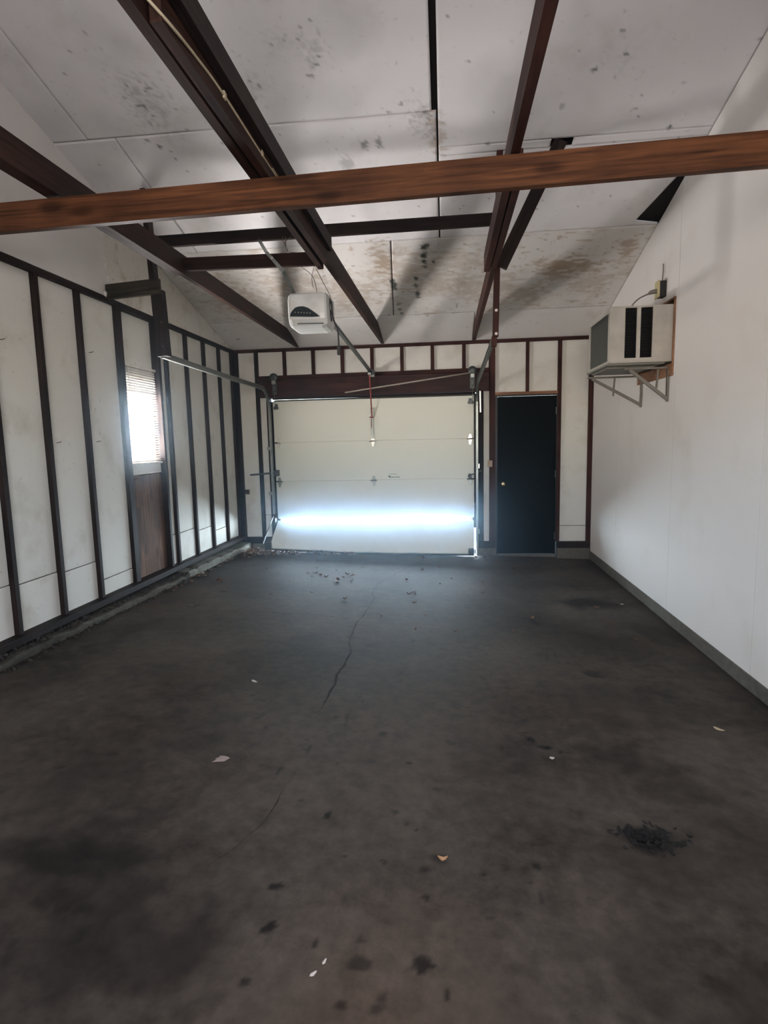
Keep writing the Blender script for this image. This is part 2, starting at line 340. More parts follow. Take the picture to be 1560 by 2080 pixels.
def make_floor():
    xs = np.arange(-2.80, XR+.031, .0125); ys = np.concatenate([np.arange(YB, -6.6, .06), np.arange(-6.6, .41, .0125)])
    X, Y = np.meshgrid(xs, ys); Z = floorz(X, Y)
    st = np.zeros_like(X)
    camd = lambda x, y: math.hypot(math.hypot(x+.04, y+7.41), 1.5)
    rnd = random.Random(4)
    for (x, y, r) in FLOOR_SPOTS:
        R = r*camd(x, y)/1151*1.05; a = rnd.uniform(.5, 1.1); b = rnd.uniform(.6, 1.3); th = rnd.uniform(0, 3.14)
        dx = X-x; dy = Y-y; u = (dx*math.cos(th)+dy*math.sin(th))/(R*a); v = (-dx*math.sin(th)+dy*math.cos(th))/(R*b)
        d = np.sqrt(u*u+v*v) + (fbm(X+x*9, Y, 45, 3)-.5)*1.5
        st = np.maximum(st, np.clip((1.15-d)/.5, 0, 1)*rnd.uniform(.55, .9))
    for (x, y, a, b, k) in FLOOR_BIG:
        d = np.sqrt(((X-x)/a)**2+((Y-y)/b)**2) + (fbm(X+x*5, Y+y, 7, 4)-.5)*1.6
        st = np.maximum(st, np.clip((1.2-d)/.9, 0, 1)*k)
    # small scattered specks, drag marks and a grimy rim along the walls
    sp = vnoise(X*1.0, Y*.7, 34); dn = fbm(X, Y, 1.7, 3)
    st = np.maximum(st, np.clip((sp-.90)/.06, 0, 1)*np.clip((dn-.45)/.15, 0, 1)*.55)
    st = np.maximum(st, np.clip(1-(XR-X)/.35, 0, 1)*.6*fbm(X, Y, 3, 4))
    st = np.maximum(st, np.clip(1-(X+2.7)/.30, 0, 1)*.55*fbm(X, Y, 4, 4))
    sm = fbm(X, Y, .9, 4); st = np.maximum(st, np.clip((sm-.5)/.3, 0, 1)*.45)
    ny, nx = X.shape
    V = np.stack([X, Y, Z], -1).reshape(-1, 3)
    i = np.arange(ny*nx).reshape(ny, nx)
    F = np.stack([i[:-1, :-1], i[:-1, 1:], i[1:, 1:], i[1:, :-1]], -1).reshape(-1, 4)
    me = bpy.data.meshes.new('floor')
    me.vertices.add(len(V)); me.vertices.foreach_set('co', V.ravel())
    me.loops.add(F.size); me.loops.foreach_set('vertex_index', F.ravel())
    me.polygons.add(len(F)); me.polygons.foreach_set('loop_start', np.arange(0, F.size, 4))
    me.update(calc_edges=True); me.validate()
    a = me.attributes.new('stain', 'FLOAT', 'POINT'); a.data.foreach_set('value', st.ravel().astype(np.float32))
    me.materials.append(M_FLOOR)
    return tag(link(bpy.data.objects.new('floor', me)), 'stained brown-grey concrete garage floor with dark oil spots', kind='structure')
floor = make_floor()

CRACK = [(-.30,-.25),(-.374,-.553),(-.491,-.891),(-.625,-1.331),(-.746,-1.698),(-.756,-1.95),(-.758,-2.161),(-.715,-2.279),(-.72,-2.484),(-.728,-2.66),(-.743,-2.937),(-.767,-3.074),(-.755,-3.315),(-.76,-3.396),(-.751,-3.534),(-.697,-3.731),(-.711,-3.879),(-.703,-3.962),(-.722,-4.031),(-.729,-4.111),(-.718,-4.185),(-.707,-4.269),(-.717,-4.392),(-.718,-4.456),(-.717,-4.536),(-.735,-4.63)]
CRACK2 = [(-2.613,-3.141),(-2.383,-3.094),(-2.112,-3.039),(-1.802,-2.962),(-1.559,-2.928),(-1.387,-2.937),(-1.137,-2.93),(-.924,-2.958),(-.769,-2.982)]
CRACK3 = [(-.70,-5.15),(-.72,-5.35),(-.73,-5.5),(-.80,-5.68),(-.86,-5.78)]
def crack(pts, w, seed):
    rnd = random.Random(seed); P = []
    for a, b in zip(pts, pts[1:]):
        n = max(2, int(math.dist(a, b)/.035))
        for k in range(n):
            t = k/n; j = .006 if 0 < k else 0
            P.append((a[0]+(b[0]-a[0])*t+rnd.uniform(-j, j), a[1]+(b[1]-a[1])*t+rnd.uniform(-j, j)))
    P.append(pts[-1]); v = []; f = []
    for i, p in enumerate(P):
        q0, q1 = P[max(i-1, 0)], P[min(i+1, len(P)-1)]; d = Vector((q1[0]-q0[0], q1[1]-q0[1])).normalized(); nrm = Vector((-d.y, d.x))
        ww = w*rnd.uniform(.35, 1.3)*min(1, .2+i/6, .2+(len(P)-1-i)/8)
        for s in (-1, 1):
            x, y = p[0]+nrm.x*ww*s, p[1]+nrm.y*ww*s; v.append((x, y, floorz(x, y)+.0012))
        if i: f.append((2*i-2, 2*i-1, 2*i+1, 2*i))
    return pydata('crack', v, f, M_SOOT, floor)
crack(CRACK, .0055, 1); crack(CRACK2, .0045, 2); crack(CRACK3, .0016, 3)

# ------------------------------------------------------------------ left wall (bare studs with white infill)
wall_left = tag(empty('wall_left', (XL, -4.0, 0)), 'left garage wall with bare dark studs and white boards between', kind='structure')
WX0, WX1 = XL-.125, XL-.10           # outer skin
WY0, WY1, WZ0, WZ1 = -2.60, -2.035, 1.405, 2.06
def skin():
    bm = bmesh.new()
    ys = [YB, WY0, WY1, .12]; zs = [-.05, WZ0, WZ1, 2.80]
    for i in range(3):
        for j in range(3):
            if i == 1 and j == 1: continue
            add_box(bm, WX0, WX1, ys[i], ys[i+1], zs[j], zs[j+1])
    return from_bm('outer_sheathing', bm, M_DECK, wall_left)
skin()
STUDY = [-.06, -.475, -.925, -1.385, -1.84, -3.20, -3.655, -4.105, -4.56, -5.01, -5.46, -5.9, -6.35, -6.8, -7.25, -7.7, -8.15, -8.58]
def zs_left(y): return .335 - .005*y
for y in STUDY:
    bar('stud', (XL-.045, y, zs_left(y)-.005), (XL-.045, y, 2.752), .04, .09, M_STUD, wall_left, up=(1, 0, 0))
# wide window trims
bar('window_stud', (XL-.045, -2.665, .33), (XL-.045, -2.665, 2.752), .075, .09, M_STUD, wall_left, up=(1, 0, 0))
bar('window_stud', (XL-.045, -2.005, .33), (XL-.045, -2.005, 2.752), .042, .09, M_STUD, wall_left, up=(1, 0, 0))
bar('top_plate', (XL-.05, YB, 2.774), (XL-.05, .0, 2.774), .10, .044, M_STUD, wall_left)
for (a, b) in ((YB, -2.03), (-2.03, 0)):
    bar('sill_plate', (XL-.025, a, zs_left(a)-.025), (XL-.025, b, zs_left(b)-.025), .15, .05, M_STUD, wall_left)
def infill(y0, y1, joint=None, z1=2.752):
    z0 = zs_left(y1)
    xf = XL-.034
    if joint:
        box('infill_panel', xf-.02, xf, y0, y1, z0, joint-.0035, M_INFILL, wall_left, .002)
        box('infill_panel', xf-.022, xf-.002, y0, y1, joint+.0035, z1, M_INFILL, wall_left, .002)
    else:
        box('infill_panel', xf-.02, xf, y0, y1, z0, z1, M_INFILL, wall_left, .002)
js = {-.475: .525, -.925: .56, -1.385: .62, -1.84: .65, -3.20: .48, -3.655: .655, -4.105: .675, -4.56: .69}
infill(-.455, -.08, None)
for a, b in ((-.905, -.495), (-1.365, -.945), (-1.82, -1.405)):
    infill(a, b, {-.905: .525, -1.365: .60, -1.82: .645}[a])
infill(-1.984, -1.86, .65)
infill(-3.18, -2.7025, .48); infill(-3.635, -3.22, .652); infill(-4.085, -3.675, .672); infill(-4.54, -4.125, .69)
for a, b in zip(STUDY[8:], STUDY[9:]): infill(b+.02, a-.02, .7)
# window bay: white above, plywood below
box('infill_panel', XL-.095, XL-.075, -2.627, -2.027, 2.06, 2.752, M_INFILL, wall_left, .002)
bar('plywood_panel', (XL-.0625, -2.327, .335), (XL-.0625, -2.327, 1.30), .598, .015, M_PLY, wall_left, up=(1, 0, 0))
bar('plywood_patch', (XL-.051, -2.54, 1.0), (XL-.051, -2.54, 1.27), .17, .007, M_PLY, wall_left, up=(1, 0, 0))
box('window_apron', XL-.095, XL-.05, -2.627, -2.027, 1.302, 1.395, M_INFILL, wall_left, .004)
# concrete stem curb below the plate
def curb_left(ya, yb, n, mat, seed):
    bm = bmesh.new(); rnd = random.Random(seed); rows = []
    for y in np.linspace(ya, yb, n):
        j = rnd.uniform(-.008, .008); xf = -2.70+rnd.uniform(-.006, .006); zt = .222-.0195*y+j
        if y < -1.9: zt -= .012+rnd.uniform(0, .02)
        rows.append([bm.verts.new(p) for p in ((xf-.004, y, floorz(-2.70, y)-.02), (xf, y, zt-.016), (xf-.016, y, zt), (XL-.10, y, zt+.012), (XL-.10, y, -.05))])
    for a, b in zip(rows, rows[1:]):
        for k in range(5): bm.faces.new((a[k], a[(k+1) % 5], b[(k+1) % 5], b[k]))
    bm.faces.new(rows[0]); bm.faces.new(rows[-1][::-1])
    return from_bm('concrete_curb', bm, mat, wall_left)
curb_left(-1.9, 0, 30, M_CURB, 5); curb_left(YB, -1.9, 90, M_CURBM, 6)
def ledge_rubble():
    bm = bmesh.new(); rnd = random.Random(13)
    for k in range(520):
        y = -rnd.random()**.8*6.0; x = XL+.04+rnd.random()*.075 if rnd.random() < .62 else -2.70+abs(rnd.gauss(0, .035))
        z = (.222-.0195*y-.004) if x < -2.705 else floorz(x, y)
        r = rnd.uniform(.004, .016) if y < -1.5 else rnd.uniform(.003, .009)
        q = bmesh.ops.create_icosphere(bm, subdivisions=1, radius=r)
        bmesh.ops.transform(bm, matrix=Matrix.Translation((x, y, z+r*.2)) @ Euler((rnd.random(), rnd.random(), rnd.random()*3)).to_matrix().to_4x4() @ Matrix.Diagonal((rnd.uniform(.6, 1.6), rnd.uniform(.8, 2.2), rnd.uniform(.3, .7), 1)), verts=q['verts'])
    o = from_bm('ledge_debris', bm, M_DIRT, wall_left); o['kind'] = 'stuff'
ledge_rubble()
# gable above the plate: near sheet stands proud of the far one
prism('gable_panel', [(-2.815, ZP+.002), (-2.815, roofz(-2.815)), (YRIDGE, roofz(YRIDGE)), (YB, roofz(YB)), (YB, ZP+.002)], XL-.03, XL+.004, 'x', M_WALL, wall_left)
prism('gable_panel', [(-2.80, ZP+.002), (0, ZP+.002), (0, ZP+.004), (-2.80, roofz(-2.80))], XL-.035, XL-.018, 'x', M_GABLE2, wall_left)
def torn_edge():
    bm = bmesh.new(); rnd = random.Random(8)
    for k in range(26):
        z = 2.80+rnd.random()**1.6*.36; r = rnd.uniform(.008, .02)*(1.25 if z < 2.9 else .8)
        q = bmesh.ops.create_icosphere(bm, subdivisions=1, radius=r)
        bmesh.ops.transform(bm, matrix=Matrix.Translation((XL+.004+rnd.uniform(-.004, .01), -2.80-abs(rnd.gauss(0, .03)), z)) @ Matrix.Diagonal((.6, 1.1, 1.4, 1)), verts=q['verts'])
    o = from_bm('torn_insulation', bm, M_WALL, wall_left, None, True); o['kind'] = 'stuff'
torn_edge()
for (y, z) in ((-3.60, 1.60), (-3.13, 1.605), (-3.13, 2.30), (-4.04, 2.243)):
    tube('nail', [(XL, y, z), (XL+.028, y+.005, z+.004), (XL+.033, y+.007, z+.010)], .0025, M_NAIL, wall_left, 6)

# ------------------------------------------------------------------ window in the left wall
win = tag(empty('window_1', (XL-.11, -2.3175, WZ0)), 'small bright window set between studs of the left wall', kind='structure')
def window_frame():
    bm = bmesh.new(); x0, x1 = XL-.123, XL-.085
    add_box(bm, x0, x1, WY0, WY0+.025, WZ0, WZ1); add_box(bm, x0, x1, WY1-.025, WY1, WZ0, WZ1)
    add_box(bm, x0, x1, WY0+.025, WY1-.025, WZ0, WZ0+.025); add_box(bm, x0, x1, WY0+.025, WY1-.025, WZ1-.025, WZ1)
    return from_bm('window_frame', bm, M_FRAME, win)
window_frame()
box('glass_pane', XL-.107, XL-.103, WY0+.025, WY1-.025, WZ0+.025, WZ1-.025, M_GLASS, win)
box('window_sill', XL-.095, XL-.03, -2.627, -2.027, 1.395, 1.412, M_INFILL, win, .003)
blind = tag(empty('mini_blind', (XL-.05, -2.32, 2.28)), 'slatted mini blind hanging in front of the bright left window', 'blind')
box('head_rail', XL-.065, XL-.035, -2.60, -2.03, 2.275, 2.30, M_BLIND, blind, .003)
box('bottom_rail', XL-.062, XL-.038, -2.60, -2.035, 1.420, 1.432, M_BLIND, blind, .002)
def slat_mesh():
    bm = bmesh.new(); n = 3; rows = []
    for s in (-.282, .282):
        rows.append([bm.verts.new(((k/n-.5)*.020, s, .0018*(1-(2*k/n-1)**2))) for k in range(n+1)])
    for k in range(n): bm.faces.new((rows[0][k], rows[0][k+1], rows[1][k+1], rows[1][k]))
    me = bpy.data.meshes.new('slat'); bm.to_mesh(me); bm.free(); me.materials.append(M_BLIND); return me
sm = slat_mesh()
for k in range(36):
    z = 1.445+k*.0232; t = math.radians(-30 if z < 2.06 else -66)
    link(bpy.data.objects.new('slat', sm), blind, Matrix.Translation((XL-.05, -2.317, z)) @ Matrix.Rotation(t, 4, 'Y'))
tube('tilt_wand', [(XL-.03, -2.53, 2.27), (XL-.028, -2.53, 1.80)], .003, M_BLIND, blind, 6)

# ------------------------------------------------------------------ far wall with the doors
wall_back = tag(empty('wall_back', (-.5, .05, 0)), 'far garage wall framed in dark studs around the doors', kind='structure')
def vstud(x0, x1, z0, z1, mat=M_STUD, name='stud', y0=0, y1=.09):
    return bar(name, ((x0+x1)/2, (y0+y1)/2, z0), ((x0+x1)/2, (y0+y1)/2, z1), x1-x0, y1-y0, mat, wall_back, up=(0, 1, 0))
bar('top_plate', (XL, .045, 2.776), (XR, .045, 2.780), .09, .038, M_RED, wall_back)
# left of the garage door
vstud(XL+.0, XL+.045, .30, 2.757)
vstud(-2.545, -2.498, .30, 2.757); vstud(-2.405, -2.355, .22, 2.27, M_STUD)
# cripples above the header
for x in (-2.14, -1.755, -1.37, -.982, -.595, -.205, .193): vstud(x-.021, x+.021, 2.452, 2.757, M_RED)
bar('cripple_plate', (-2.498, .04, 2.425), (.505, .04, 2.432), .09, .046, M_RED, wall_back)
hdr = bar('door_header', (-2.498, .03, 2.285), (.505, .03, 2.285), .10, .235, M_HEAD, wall_back)
bar('door_header_lip', (-2.33, .052, 2.152), (.335, .052, 2.148), .05, .022, M_STUD, wall_back)
# right of the garage door
vstud(.350, .437, .13, 2.168, M_STUD)
vstud(.512, .582, .15, 2.757, M_RED)
vstud(.965, 1.003, 2.146, 2.757, M_RED); vstud(1.356, 1.400, .227, 2.757, M_RED); vstud(1.735, XR-.002, .227, 2.757, M_RED)
bar('door_lintel', (.582, .045, 2.126), (1.356, .045, 2.126), .09, .036, M_FRAME, wall_back)
bar('sill_plate', (XL, .045, .26), (-2.36, .045, .25), .10, .082, M_STUD, wall_back)
bar('sill_plate', (.386, .045, .19), (.582, .045, .19), .10, .08, M_STUD, wall_back)
bar('sill_plate', (1.37, .045, .185), (XR, .045, .185), .10, .082, M_STUD, wall_back)
def curbb(x0, x1, z1):
    b = bmesh.new(); add_box(b, x0, x1, -.02, .12, min(floorz(x0, 0), floorz(x1, 0))-.05, z1, .006); return from_bm('concrete_curb', b, M_CURBD, wall_back)
curbb(-2.69, -2.40, .212); curbb(.345, .598, .148); curbb(1.372, XR-.001, .143)
def inf_b(x0, x1, z0, z1, mat=M_INFILL, y=.034):
    return box('infill_panel', x0, x1, y, y+.02, z0, z1, mat, wall_back, .002)
inf_b(XL+.047, -2.547, .30, 2.757); inf_b(-2.496, -2.407, .30, .60); inf_b(-2.496, -2.407, .606, 2.167)
xs = [-2.498, -2.161, -2.119, -1.776, -1.734, -1.391, -1.349, -1.003, -.961, -.616, -.574, -.226, -.184, .172, .214, .505]
for a, b in zip(xs[::2], xs[1::2]): inf_b(a+.001, b-.001, 2.45, 2.757)
inf_b(.439, .51, .23, 2.167)
inf_b(.584, .963, 2.146, 2.757); inf_b(1.005, 1.354, 2.146, 2.757)
inf_b(1.402, 1.733, .227, .428); inf_b(1.402, 1.733, .434, 2.757)
# outer skin, left open at the two doors
for (x0, x1, z0, z1) in ((WX0, -2.41, -.05, 2.80), (.41, .605, -.05, 2.80), (1.38, XR+.15, -.05, 2.80), (-2.41, .41, 2.16, 2.80), (.605, 1.38, 2.12, 2.80)):
    box('outer_sheathing', x0, x1, .095, .12, z0, z1, M_DECK, wall_back)

# black entry door
d1 = tag(empty('door_1', (.985, .05, .06)), 'black painted entry door with brass knob', kind='structure')
def djamb():
    bm = bmesh.new()
    add_box(bm, .584, .612, .02, .10, .05, 2.108); add_box(bm, 1.352, 1.356, .02, .10, .05, 2.108); add_box(bm, .612, 1.352, .02, .10, 2.094, 2.108)
    return from_bm('door_jamb', bm, M_JAMB, d1)
djamb()
box('door_leaf', .616, 1.350, .045, .085, .062, 2.090, M_DOOR, d1, .003)
def lathe(name, prof, M, mat, parent, n=20):
    bm = bmesh.new(); rings = []
    for (r, h) in prof: rings.append([bm.verts.new((r*math.cos(2*math.pi*k/n), r*math.sin(2*math.pi*k/n), h)) for k in range(n)])
    for a, b in zip(rings, rings[1:]):
        for k in range(n): bm.faces.new((a[k], a[(k+1) % n], b[(k+1) % n], b[k]))
    bm.faces.new(rings[0]); bm.faces.new(rings[-1])
    return from_bm(name, bm, mat, parent, M, True)
RY = Matrix.Rotation(math.radians(90), 4, 'X')    # lathe axis -> -y
lathe('door_knob', [(.033, 0), (.033, .005), (.012, .008), (.011, .03), (.024, .036), (.030, .048), (.027, .060), (.012, .066), (.001, .066)], Matrix.Translation((.684, .044, .978)) @ RY, M_BRASS, d1)
for z in (.30, 1.10, 1.90): box('hinge', 1.338, 1.354, .030, .044, z-.045, z+.045, M_STEELD, d1, .002)
box('threshold', .60, 1.36, .02, .12, .02, .056, M_CURBD, d1, .004)

# ------------------------------------------------------------------ garage door
gd = tag(empty('garage_door', (-1.01, .08, .05)), 'pale sectional garage door with light glaring through its bottom joint', 'garage door')
GX0, GX1 = -2.335, .318
SZ = [(1.577, 2.126), (1.058, 1.573), (.545, 1.054)]
for z0, z1 in SZ:
    s = box('door_section', GX0, GX1, .06, .105, z0, z1, M_SECT, gd, .004)
for z in (1.575, 1.056): box('joint_rebate', GX0+.004, GX1-.004, .070, .104, z-.012, z+.012, M_SECT, gd)
box('door_stop', GX0-.06, GX0+.035, .107, .119, .10, 2.12, M_JAMB, wall_back)
box('door_stop', GX1-.02, GX1+.07, .107, .119, .40, 2.15, M_JAMB, wall_back)
def bottom_section():
    TL, TR, BL, BR = Vector((GX0, .062, .512)), Vector((GX1-.005, .062, .503)), Vector((GX0-.045, -.235, .195)), Vector((GX1-.012, -.10, .092))
    n = (TR-TL).cross(BL-TL).normalized()
    if n.y > 0: n = -n
    bm = bmesh.new(); K = 14; rnd = random.Random(3)
    top = []; bot = []
    for k in range(K+1):
        t = k/K; a = TL.lerp(TR, t); b = BL.lerp(BR, t) + Vector((0, 0, rnd.uniform(-.006, .006) - .018*math.sin(math.pi*t)))
        c = a.lerp(b, .5) + n*(-.006 if 5 < k < 9 else .004)
        top.append([bm.verts.new(p) for p in (a, c, b)]); bot.append([bm.verts.new(p - n*.040) for p in (a, c, b)])
    for k in range(K):
        for r in range(2):
            bm.faces.new((top[k][r], top[k][r+1], top[k+1][r+1], top[k+1][r])); bm.faces.new((bot[k][r], bot[k+1][r], bot[k+1][r+1], bot[k][r+1]))
        bm.faces.new((top[k][0], top[k+1][0], bot[k+1][0], bot[k][0])); bm.faces.new((top[k][2], bot[k][2], bot[k+1][2], top[k+1][2]))
    for k in (0, K):
        for r in range(2): bm.faces.new((top[k][r], bot[k][r], bot[k][r+1], top[k][r+1]))
    return from_bm('door_section', bm, M_SECT, gd), TL, TR, BL, BR, n
bs, TL, TR, BL, BR, bn = bottom_section()
tube('bottom_seal', [BL+bn*(-.02)+Vector((0, 0, -.008))] + [BL.lerp(BR, k/8)+bn*(-.02)+Vector((0, 0, -.012-.018*math.sin(math.pi*k/8))) for k in range(1, 8)] + [BR+bn*(-.02)+Vector((0, 0, -.008))], .012, M_SEAL, gd, 6)
box('top_seal', GX0+.02, GX1-.01, .056, .075, 2.118, 2.138, M_SEAL, gd, .003)
def hinge(x, z, mat=M_HINGE):
    bm = bmesh.new()
    prof = [(-.010, -.075), (.010, -.075), (.024, -.025), (.028, 0), (.024, .022), (.012, .060), (-.012, .060), (-.024, .022), (-.028, 0), (-.024, -.025)]
    a = [bm.verts.new((x+p[0], .058, z+p[1])) for p in prof]; b = [bm.verts.new((x+p[0]*.9, .048, z+p[1])) for p in prof]
    bm.faces.new(a); bm.faces.new(b[::-1])
    for i in range(len(prof)): j = (i+1) % len(prof); bm.faces.new((a[i], a[j], b[j], b[i]))
    add_tube(bm, [(x-.045, .040, z), (x+.045, .040, z)], .009, 8)
    return from_bm('hinge', bm, mat, gd)
for x in (-2.285, -1.0, .270):
    hinge(x, 1.570); hinge(x, 1.050, M_STEEL)
for x in (-2.285, .270):
    for z in (1.575, 1.055, .53):
        tube('roller', [(x, .034, z), (x+(-.06 if x < -1 else .06), .034, z)], .006, M_STEELD, gd, 8)
    bm = bmesh.new(); add_box(bm, x-.03, x+.05 if x > -1 else x+.03, .02, .058, 2.015, 2.05, .003); add_box(bm, x-.02, x+.02, .045, .058, 2.05, 2.085, .002)
    from_bm('top_bracket', bm, M_STEELD, gd)
bm = bmesh.new(); add_box(bm, -2.43, -2.34, -.285, -.245, .175, .275, .004); from_bm('corner_bracket', bm, M_STEELD, gd)
bm = bmesh.new(); add_box(bm, .235, .305, -.135, -.108, .085, .165, .004); from_bm('corner_bracket', bm, M_STEELD, gd)
def brace_strip():
    bm = bmesh.new(); add_box(bm, -1.012, -.988, .045, .058, 1.60, 1.90, .002); add_box(bm, -1.02, -.975, .03, .058, 1.88, 2.00, .003)
    return from_bm('operator_bracket', bm, M_STEEL, gd)
brace_strip()
def stile():
    bm = bmesh.new(); add_box(bm, -1.005, -.955, .050, .058, 1.62, 1.93, .002); return from_bm('centre_stile', bm, M_STEELD, gd)
# small worn decal near the middle joint
bm = bmesh.new(); add_box(bm, -.815, -.63, .0585, .0598, 1.075, 1.135); dec = from_bm('decal', bm, M_SECT, gd)
def decal_marks():
    bm = bmesh.new(); y0, y1 = .0568, .0585
    v = [(-.81, 1.108), (-.775, 1.108), (-.79, 1.080)]
    a = [bm.verts.new((p[0], y0, p[1])) for p in v]; bm.faces.new(a)
    x = -.785
    rnd = random.Random(2)
    while x < -.655:
        w = rnd.uniform(.010, .024); add_box(bm, x, x+w, y0, y1, 1.083, 1.093); x += w+.004
    x = -.795
    while x < -.70:
        w = rnd.uniform(.008, .016); add_box(bm, x, x+w, y0, y1, 1.126, 1.132); x += w+.006
    return from_bm('printed_marks', bm, plain('decal_ink', (.05, .12, .11), .6), dec)
decal_marks()
# slide lock bars
bm = bmesh.new(); add_bar(bm, (-2.655, -.055, 1.155), (-2.30, -.045, 1.178), .012, .024, bev=.002); add_box(bm, -2.335, -2.28, -.03, .058, 1.13, 1.21, .004); from_bm('slide_lock', bm, M_STEELD, gd)
bm = bmesh.new(); add_bar(bm, (.235, .03, 1.085), (.41, -.06, 1.165), .010, .016, bev=.002); add_box(bm, .245, .285, .03, .058, 1.06, 1.12, .004); from_bm('slide_lock', bm, M_STEELD, gd)

# tracks
def sweep_track(name, path, x, mat, parent, side):
    """C channel swept along a path in the plane x = const; open side faces the door centre"""
    prof = [(-.020*side, -.024), (-.020*side, .024), (.006*side, .024), (.006*side, .019), (-.014*side, .019), (-.014*side, -.019), (.006*side, -.019), (.006*side, -.024)]
    P = [Vector((x+p[2] if len(p) > 2 else x, p[0], p[1])) for p in path]; bm = bmesh.new(); rings = []
    for i, p in enumerate(P):
        t = (P[min(i+1, len(P)-1)]-P[max(i-1, 0)]).normalized(); ax = Vector((1, 0, 0)); n = t.cross(ax).normalized()
        rings.append([bm.verts.new(p+ax*u+n*v) for u, v in prof])
    for a, b in zip(rings, rings[1:]):
        for k in range(8): bm.faces.new((a[k], a[(k+1) % 8], b[(k+1) % 8], b[k]))
    bm.faces.new(rings[0]); bm.faces.new(rings[-1][::-1])
    return from_bm(name, bm, mat, parent, None)
def arc(yc, zc, r, n=8): return [(yc + r*math.cos(a), zc + r*math.sin(a)) for a in [math.pi/2*k/n for k in range(n+1)]]
tl = tag(empty('door_track', (-2.345, -.03, .3)), 'galvanised garage door track along the left side, curving up to the left hanger post', 'door track')
sweep_track('vertical_rail', [(-.035, .62), (-.035, 1.98)], -2.345, M_STEEL, tl, 1)
sweep_track('curved_rail', arc(-.325, 1.98, .29), -2.345, M_STEEL, tl, 1)
sweep_track('horizontal_rail', [(-.325, 2.270), (-1.6, 2.28), (-2.86, 2.302)], -2.345, M_STEEL, tl, 1)
bar('bent_strip', (-2.35, -.05, .62), (-2.475, -.20, .245), .03, .006, M_SEAL, tl, up=(1, 0, .3))
for z in (.9, 1.5): box('rail_bracket', -2.41, -2.366, -.05, -.002, z-.02, z+.02, M_STEEL, tl, .002)
tr = tag(empty('door_track', (.355, -.03, .2)), 'galvanised garage door track along the right side beside the black door', 'door track')
sweep_track('vertical_rail', [(-.035, .14), (-.035, 1.98)], .345, M_STEEL, tr, -1)
sweep_track('curved_rail', [(a, b) for a, b in arc(-.325, 1.98, .29)], .345, M_STEEL, tr, -1)
sweep_track('horizontal_rail', [(-.325, 2.270), (-2.9, 2.315, -.025)], .345, M_STEEL, tr, -1)
box('rail_bracket', .366, .384, -.05, -.002, 1.19, 1.25, M_HINGE, tr, .002)
box('rail_bracket', .366, .384, -.05, -.002, .34, .40, M_STEEL, tr, .002)
bar('pale_strip', (.398, -.006, 1.90), (.392, -.006, 2.25), .020, .004, M_HINGE, tr, up=(0, 1, 0))

def pulley(x, label):
    t = tag(empty('cable_pulley', (x, -.03, 2.3)), label, 'pulley', 'cable pulleys on the header')
    box('mounting_plate', x-.03, x+.03, -.028, -.021, 2.20, 2.47, M_STEELD, t, .002)
    lathe('pulley_wheel', [(.02, 0), (.055, .002), (.055, .006), (.042, .012), (.042, .018), (.055, .024), (.055, .028), (.02, .030)], Matrix.Translation((x, -.03, 2.42)) @ RY, M_STEELD, t)
    box('fork', x-.026, x+.026, -.065, -.029, 2.33, 2.385, M_STEEL, t, .006)
    box('shackle', x-.02, x+.02, -.055, -.029, 2.24, 2.318, M_STEELD, t, .005)
    tube('lift_cable', [(x, -.04, 2.24), (x, -.03, 2.0)], .003, M_STEEL, t, 6)
pulley(-2.275, 'dark steel cable pulley at the left end of the door header')
pulley(.296, 'dark steel cable pulley at the right end of the door header')
tag(tube('metal_rod', [(-1.335, -.045, 2.198), (-.95, -.055, 2.245), (-.5, -.06, 2.298), (.265, -.045, 2.392)], .010, M_ROD, None, 10), 'pale slim rod slanting across the right half of the door header', 'rod')
# low stick in the corner
tag(tube('stick', [(-2.765, -.045, .265), (-2.755, -.030, .60)], .010, M_GREY, None, 6), 'thin grey stick leaning in the far left corner', 'stick')

# ------------------------------------------------------------------ right wall
wall_right = tag(empty('wall_right', (XR, -4, 0)), 'white panelled right garage wall', kind='structure')
def cz(y): return .107+.006*y*.5      # curb top
HY0, HY1, HZ0, HZ1 = -2.515, -1.665, 2.035, 2.652
def wall_sheet(y0, y1, hole=None):
    if not hole:
        ym = [y0] + ([YRIDGE] if y0 < YRIDGE < y1 else []) + [y1]
        prism('wall_panel', [(y0, cz(y0)), (y1, cz(y1))] + [(y, roofz(y)-.004) for y in ym[::-1]], XR, XR+.016, 'x', M_WALL, wall_right); return
    bm = bmesh.new(); ys = [y0, hole[0], hole[1], y1]
    for i in range(3):
        cells = [(cz, lambda y: roofz(y)-.004)] if i != 1 else [(cz, lambda y: hole[2]), (lambda y: hole[3], lambda y: roofz(y)-.004)]
        for lo, hi in cells:
            q = [(ys[i], lo(ys[i])), (ys[i+1], lo(ys[i+1])), (ys[i+1], hi(ys[i+1])), (ys[i], hi(ys[i]))]
            a = [bm.verts.new((XR, *p)) for p in q]; b = [bm.verts.new((XR+.016, *p)) for p in q]
            bm.faces.new(a); bm.faces.new(b[::-1])
            for k in range(4): j = (k+1) % 4; bm.faces.new((a[k], a[j], b[j], b[k]))
    from_bm('wall_panel', bm, M_WALL, wall_right)
wall_sheet(-1.055, .0); wall_sheet(-2.553, -1.059, (HY0, HY1, HZ0, HZ1)); wall_sheet(-3.887, -2.557); wall_sheet(-5.2, -3.891); wall_sheet(-6.5, -5.204); wall_sheet(YB, -6.504)
prism('outer_sheathing', [(.12, -.05), (.12, 2.80), (YRIDGE, roofz(YRIDGE)+.05), (YB, roofz(YB)+.05), (YB, -.05)], XR+.14, XR+.155, 'x', M_DECK, wall_right)
